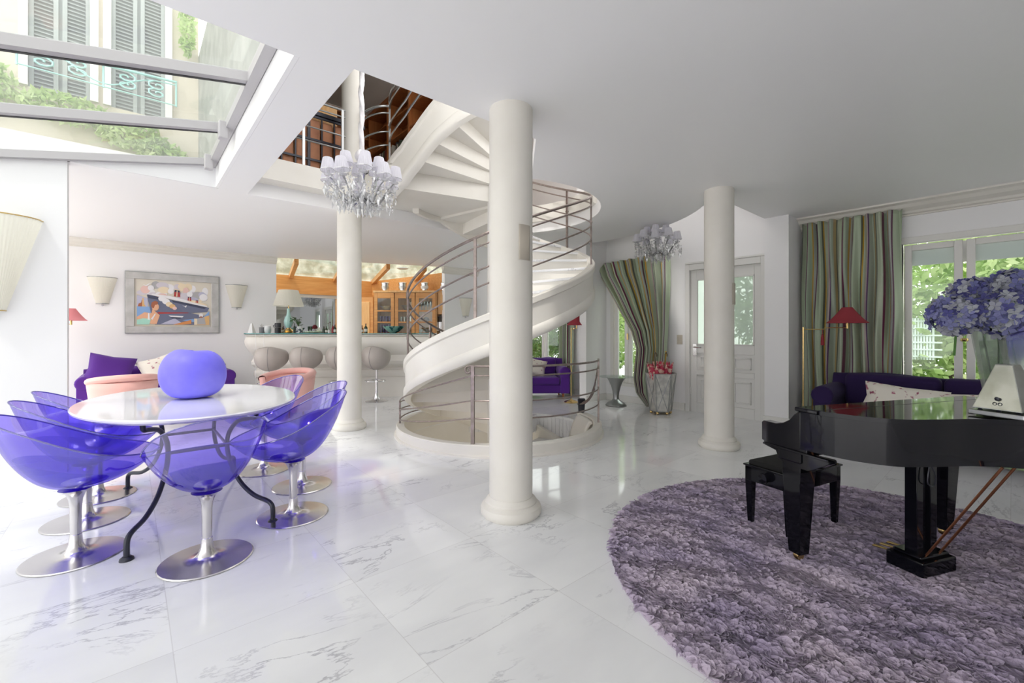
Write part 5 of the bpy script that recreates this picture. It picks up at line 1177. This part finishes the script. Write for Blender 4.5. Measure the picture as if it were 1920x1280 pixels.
for sx_ in (-1, 1): b = MB(); b.tube([(sx_ * .055, -.05, .12), (sx_ * .055, -.36, .70)], .006, 8); b.build('brace_rod', M['copper'] if 'copper' in M else mat('copper', (.50, .22, .12), .3, 1), ly)
b = MB(); b.tube(crv([(-.0, -.035, .64), (.03, -.05, .56), (.02, -.05, .50), (-.03, -.05, .52), (-.02, -.05, .60), (.01, -.04, .62)]), .003, 5); b.build('cable_loop', M['dark'], ly)
for k in (0.12, .30): b = MB(); b.tube([(k, -.02, .665), (k + .0, -.02, .66)], .01, 6) if False else None

# bench
BA = radians(26.6) - YAW; X, Y = cw(1.945, 3.03)
bn_ = thing('piano_bench', 'black piano bench with velvet seat and side knob, drawn up to the keyboard', 'bench', (X, Y, .02), BA)
hx, hy = .285, .155
b = MB(); b.box(-hx, hx, -hy, hy, .30, .40); b.box(-hx - .01, hx + .01, -hy - .01, hy + .01, .40, .412); b.build('frame', M['black'], bn_, smooth=0, bevel=.004)
b = MB(); b.box(-hx + .012, hx - .012, -hy + .012, hy - .012, .405, .44); b.build('seat', M['blackv'], bn_, smooth=0, bevel=.015, seg=3)
for sx_ in (-1, 1):
    for sy_ in (-1, 1):
        vs = []
        for (h, z) in ((.015, 0.0), (.024, .30), (.024, .40)): cx_, cy_ = sx_ * (hx - .024 - (.005 if z == 0 else 0)), sy_ * (hy - .024); vs += [(cx_ - h, cy_ - h, z), (cx_ + h, cy_ - h, z), (cx_ + h, cy_ + h, z), (cx_ - h, cy_ + h, z)]
        b = MB(); b.add(vs, [(i * 4 + j, i * 4 + (j + 1) % 4, i * 4 + 4 + (j + 1) % 4, i * 4 + 4 + j) for i in range(2) for j in range(4)] + [(3, 2, 1, 0), (8, 9, 10, 11)]); b.build('leg', M['black'], bn_, smooth=0, bevel=.002)
b = MB(); b.at((-hx, 0, .355), ry=-pi / 2).lathe([(0, 0), (.016, 0), (.016, .018), (.030, .02), (.033, .03), (.030, .048), (0, .05)], 24); b.build('knob', M['black'], bn_)

# metronome, vases and flowers on the lid
X, Y = cw(2.455, 2.165); LZ = .9225
mt = thing('metronome', 'pyramid-shaped silver metronome near the edge of the piano lid', 'metronome', (X, Y, LZ), -YAW + radians(-73)); mt.scale = (.88, .88, .90)
b = MB(); b.lathe([(.150, .045), (.146, .05), (.054, .285), (.050, .292), (0, .295)], 4); b.at(rz=0); o = b.build('body', mat('mirror_metal', (.42, .43, .40), .22, .9, noise=(9, (.30, .31, .27), .4, .65)), mt, smooth=0, bevel=.004); o.rotation_euler = (0, 0, pi / 4)
b = MB(); b.box(-.118, .118, -.118, .118, .006, .034); b.build('base', M['pewter'], mt, smooth=0, bevel=.006)
for sx_ in (-1, 0, 1):
    for sy_ in (-1, 1): b = MB(); b.at((sx_ * .08, sy_ * .08, .034)).lathe([(.012, -.034 if False else 0), (.007, .006), (.012, .013)], 12); b.build('foot', M['dark'], mt)
b = MB(); b.at((.0, -.093, .105), rx=pi / 2).lathe([(0, 0), (.009, 0), (.011, .006), (0, .009)], 14); b.tube([(.012 + .008 * cos(k * pi / 6), -.008 + .008 * sin(k * pi / 6) - .02, .004) for k in range(12)], .0018, 5, closed=True); b.tube([(-.010 + .008 * cos(k * pi / 6), -.008 + .008 * sin(k * pi / 6) - .02, .004) for k in range(12)], .0018, 5, closed=True); b.x = Matrix(); b.build('winding_key', M['dark'], mt)
M['vglass'] = glassy('vase_glass', (.80, .84, .82), .25, .06, (.75, .80, .76), .18)
def fvase(label, px, d, rt_, rb, h, tilt=0, sides=8):
    X, Y = pw(px, d); t = thing('glass_vase', label, 'vase', (X, Y, LZ), 0, 'faceted glass vases on the piano'); t.rotation_euler = (0, tilt, 0)
    b = MB(); b.lathe([(0, .0), (rb, 0), (rb, .03), (rt_, h), (rt_ - .006, h), (rb - .008, .035), (0, .035)], sides); b.build('vase_body', M['vglass'], t, smooth=0)
    b = MB()
    for k in range(3): a = k * 2.1; b.tube([(.2 * rb * cos(a), .2 * rb * sin(a), .06), (.75 * rt_ * cos(a), .75 * rt_ * sin(a), h + .04)], .005, 6)
    b.build('stems', M['green'], t)
    return X, Y
v1 = fvase('tall flared glass vase of hydrangeas behind the metronome, leaning left', 1872, 2.50, .125, .055, .53, radians(-6)); v2 = fvase('tall flared glass vase of hydrangeas at the right edge of the photo', 1925, 2.30, .12, .05, .50, radians(4))
HC = []
for i, c_ in enumerate([(.16, .17, .36), (.24, .25, .46), (.36, .37, .43), (.09, .09, .27), (.42, .44, .48)]): HC.append(cloth('petal_' + str(i), c_, .3))
def hydrangea(label, lat, d, z, R, seed):
    X, Y = cw(lat, d); t = thing('hydrangea', label, 'flower', (X, Y, z), 0, 'blue hydrangeas on the piano'); rs = random.getstate(); random.seed(seed)
    b = MB(); NF = 190
    for i in range(NF):
        ph = math.acos(1 - 2 * (i + .5) / NF); a = i * 2.39996; n_ = Vector((sin(ph) * cos(a), sin(ph) * sin(a), cos(ph) * .86)); rad = R * ru(.84, 1.04)
        c_ = n_ * rad; nn = (n_ + Vector((ru(-.35, .35), ru(-.35, .35), ru(-.35, .35)))).normalized(); u_ = nn.orthogonal().normalized(); v_ = nn.cross(u_); q = ru(0, 1.5); b.mi = random.randrange(5); s_ = R * ru(.17, .25)
        for k in range(4):
            aa_ = q + k * pi / 2; e = u_ * cos(aa_) + v_ * sin(aa_); f_ = u_ * -sin(aa_) + v_ * cos(aa_)
            lift = ru(.15, .5)
            b.add([c_, c_ + e * s_ * .55 - f_ * s_ * .45 + nn * s_ * .12, c_ + e * s_ * 1.05 - f_ * s_ * .2 + nn * s_ * lift, c_ + e * s_ * 1.05 + f_ * s_ * .25 + nn * s_ * lift * .7, c_ + e * s_ * .5 + f_ * s_ * .45 + nn * s_ * .1], [(0, 1, 2, 3, 4)])
    b.build('petals', HC, t, smooth=0)
    b = MB(); b.ball((0, 0, 0), R * .72, 16, 10); b.build('flower_core', M['green'], t)
    b = MB(); b.tube([(0, 0, -R * .5), (.02, .01, -R - .10)], .006, 6); b.build('stem', M['green'], t); random.setstate(rs)
hydrangea('blue hydrangea head leftmost in the bouquet, hanging over the vase rim', 2.50, 2.46, 1.435, .125, 1)
hydrangea('large violet-blue hydrangea head in front above the metronome', 2.68, 2.36, 1.44, .145, 2)
hydrangea('pale blue hydrangea head at the top left of the bouquet', 2.74, 2.60, 1.56, .115, 3)
hydrangea('blue hydrangea head at the very top of the bouquet', 2.86, 2.48, 1.58, .13, 4)
hydrangea('blue-grey hydrangea head at the right edge of the photo', 2.93, 2.34, 1.50, .13, 5)

# ------------------------------------------------------------------ OUTSIDE
def leaves(name, m, parent, blobs, n, size, seed):
    rng = np.random.default_rng(seed); P = []
    for (c_, r_) in blobs:
        k = int(n * (r_[0] * r_[1] * r_[2]) ** .66 / sum((q[1][0] * q[1][1] * q[1][2]) ** .66 for q in blobs)); v = rng.normal(size=(k, 3)); v /= np.linalg.norm(v, axis=1)[:, None]; v *= (rng.uniform(.45, 1, k) ** .5)[:, None]
        P.append(v * np.array(r_) + np.array(c_))
    P = np.concatenate(P); k = len(P); u = rng.normal(size=(k, 3)); u /= np.linalg.norm(u, axis=1)[:, None]; w_ = rng.normal(size=(k, 3)); v = np.cross(u, w_); v /= np.linalg.norm(v, axis=1)[:, None]
    s_ = size * rng.uniform(.6, 1.3, k)[:, None]; V = np.stack([P - u * s_, P + v * s_ * .45, P + u * s_, P - v * s_ * .45], 1).reshape(-1, 3)
    me = bpy.data.meshes.new(name); me.vertices.add(k * 4); me.vertices.foreach_set('co', V.reshape(-1)); me.loops.add(k * 4); me.loops.foreach_set('vertex_index', np.arange(k * 4, dtype=np.int32)); me.polygons.add(k)
    me.polygons.foreach_set('loop_start', np.arange(k, dtype=np.int32) * 4); me.polygons.foreach_set('loop_total', np.full(k, 4, dtype=np.int32)); me.materials.append(m); me.update(); me.validate()
    o = bpy.data.objects.new(name, me); COL.objects.link(o)
    if parent: o.parent = parent
    return o
def tree(label, loc, blobs, n, size, m, seed, name='garden_tree'):
    t = thing(name, label, 'tree', loc)
    o = leaves('foliage', M[m], t, blobs, n, size, seed); o['kind'] = 'stuff'
    b = MB(); top = blobs[0][0]; b.tube([(0, 0, -.1), (.05, .04, top[2] * .5), (top[0] * .7, top[1] * .7, top[2])], [.10, .07, .03], 10); b.build('trunk', M['bark'], t)
tree('light green leafy tree outside the right-hand French window', (10.2, .6, 0), [((0, 0, 2.2), (1.2, 1.6, 1.5)), ((-.3, -1.6, 2.6), (.9, 1.2, 1.2)), ((.2, 1.8, 1.6), (1, 1.1, 1.5)), ((0, 0, .8), (1, 1.8, .8))], 15000, .085, 'greenl', 1)
tree('tall pale green tree outside beyond the right window trellis', (12.5, -1.5, 0), [((0, 0, 3), (1.5, 2.6, 2.2)), ((0, 3.2, 2.6), (1.4, 2.0, 2.0)), ((0, 1.5, .9), (1, 3.5, .9))], 14000, .10, 'greenl', 2)
tree('green shrub outside the entrance window', (9.0, 5.4, 0), [((0, 0, 1.0), (.7, 1.0, .8)), ((.3, 1.3, 1.8), (.7, .8, .7))], 4000, .07, 'greenl', 3, 'garden_shrub')
tree('dark green tree outside the far French windows', (10.3, 8.6, 0), [((0, 0, 1.6), (1.0, 1.6, 1.0)), ((.5, 2.2, 1.5), (1, 1.3, 1.1)), ((0, .6, .6), (.9, 2.2, .6))], 12000, .07, 'greend', 4)
tree('garden tree outside beyond the entrance door glass', (10.0, 3.4, 0), [((0, 0, 2.3), (1, 1.2, 1.3))], 4000, .08, 'greend', 6)
b = MB()
ya, yb = onX(1750, 9.3), onX(1700, 9.3)
for k in range(10): y = ya + (yb - ya) * k / 9; b.box(9.29, 9.31, y - .012, y + .012, .9, 1.55)
for k in range(6): z = .95 + k * .11; b.box(9.28, 9.30, ya - .1, yb + .1, z - .012, z + .012)
tag(b.build('garden_trellis', mat('pale_lattice', (.72, .82, .80), .6), None, smooth=0), 'white square garden trellis seen through the right French window', 'trellis')
t = thing('garden_pot', 'teal garden pot with a small bush outside the entrance window', 'plant pot', (8.35, 4.95, -.05)); b = MB(); b.lathe([(0, 0), (.16, 0), (.24, .38), (.27, .42), (.23, .42), (0, .38)], 28); b.build('pot', mat('teal_ceramic', (.05, .22, .26), .3), t); o = leaves('leaves', M['greenl'], t, [((0, 0, .55), (.24, .24, .2))], 300, .07, 8)
t = thing('garden_wall', 'mottled stone garden wall beyond the kitchen glass roof', 'wall', (0, 15.2, 0)); t['kind'] = 'structure'; del t['category']
b = MB(); b.box(-1, 12, 0, .3, 0, 6.5); b.build('masonry', mat('mottled_stone', (.30, .31, .24), .9, noise=(3.5, (.66, .64, .56), .38, .66), bump=(8, .5, .05)), t, smooth=0)
# facade across the little court, seen through the skylight
fb = thing('neighbouring_facade', 'cream building facade with tall shuttered windows seen through the skylight', 'building', (0, 9.0, 3.0))
b = MB(); ops = [(-1.07, -.45, 1.75, 5.0), (-.22, .42, 1.75, 5.0)]
xs = -8
for (a, c, z0, z1) in [(-4.2, -3.6, 1.75, 5.0)] + ops: b.box(xs, a, 0, .25, 0, 6.2); b.box(a, c, 0, .25, 0, z0); b.box(a, c, 0, .25, z1, 6.2); xs = c
b.box(xs, .86, 0, .25, 0, 6.2); b.build('wall_face', M['facade'], fb, smooth=0)
for (a, c, z0, z1) in ops:
    b = MB(); b.box(a - .09, a, -.05, .1, z0, z1 + .1); b.box(c, c + .09, -.05, .1, z0, z1 + .1); b.box(a - .09, c + .09, -.05, .1, z1, z1 + .12); f_ = b.build('window_surround', M['trim'], fb, smooth=0)
    for (p, q) in ((a, (a + c) / 2 - .02), ((a + c) / 2 + .02, c)):
        b = MB(); b.box(p, p + .05, .02, .06, z0, z1); b.box(q - .05, q, .02, .06, z0, z1)
        z = z0 + .04
        while z < z1 - .05: b.add([(p + .05, .02, z), (q - .05, .02, z), (q - .05, .06, z + .045), (p + .05, .06, z + .045)], [(0, 1, 2, 3)]); z += .055
        b.build('shutter', M['shutter'], f_, smooth=0)
    b = MB(); b.box(a, c, .065, .085, z0, z1); b.build('pane', M['shutter'], f_, smooth=0)
bc = thing('balcony_railing', 'pale mint wrought iron balcony railing with scrolls outside the skylight', 'railing', (-.30, 8.78, 4.92)); bc.scale = (1, 1, .82)
b = MB(); b.tube([(-.85, 0, .48), (0, -.02, .40), (.85, 0, .48)], .024, 6); b.tube([(-.85, 0, .02), (.85, 0, .02)], .012, 6)
b.tube(crv([(-.85, 0, .42), (-.5, 0, .36), (-.15, 0, .12), (0, 0, .08), (.15, 0, .12), (.5, 0, .36), (.85, 0, .42)]), .012, 6)
for cx_, s_ in ((-.62, 1), (.62, -1), (-.25, -1), (.25, 1)):
    for cz_ in (.16, .30): b.tube([(cx_ + s_ * (.02 + .011 * k) * cos(k * .75), 0, cz_ + (.02 + .007 * k) * sin(k * .75)) for k in range(11)], .015, 5)
for x in (-.85, .85, 0): b.tube([(x, 0, 0), (x, 0, .50)], .013, 6)
b.build('scrollwork', M['mint'], bc)
o = leaves('climbing_ivy', M['greenl'], None, [((-.7, 8.85, 4.5), (.5, .12, .22)), ((.0, 8.85, 4.35), (.45, .12, .25)), ((.42, 8.85, 4.05), (.36, .12, .3)), ((-.3, 8.85, 3.75), (.7, .12, .22)), ((.70, 8.85, 6.3), (.11, .1, .5)), ((-1.6, 8.85, 4.6), (.5, .1, .4)), ((.25, 8.7, 3.55), (.5, .25, .2))], 3800, .06, 9)
tag(o, 'light green ivy spreading over the cream facade below the balcony', 'ivy', kind='stuff')
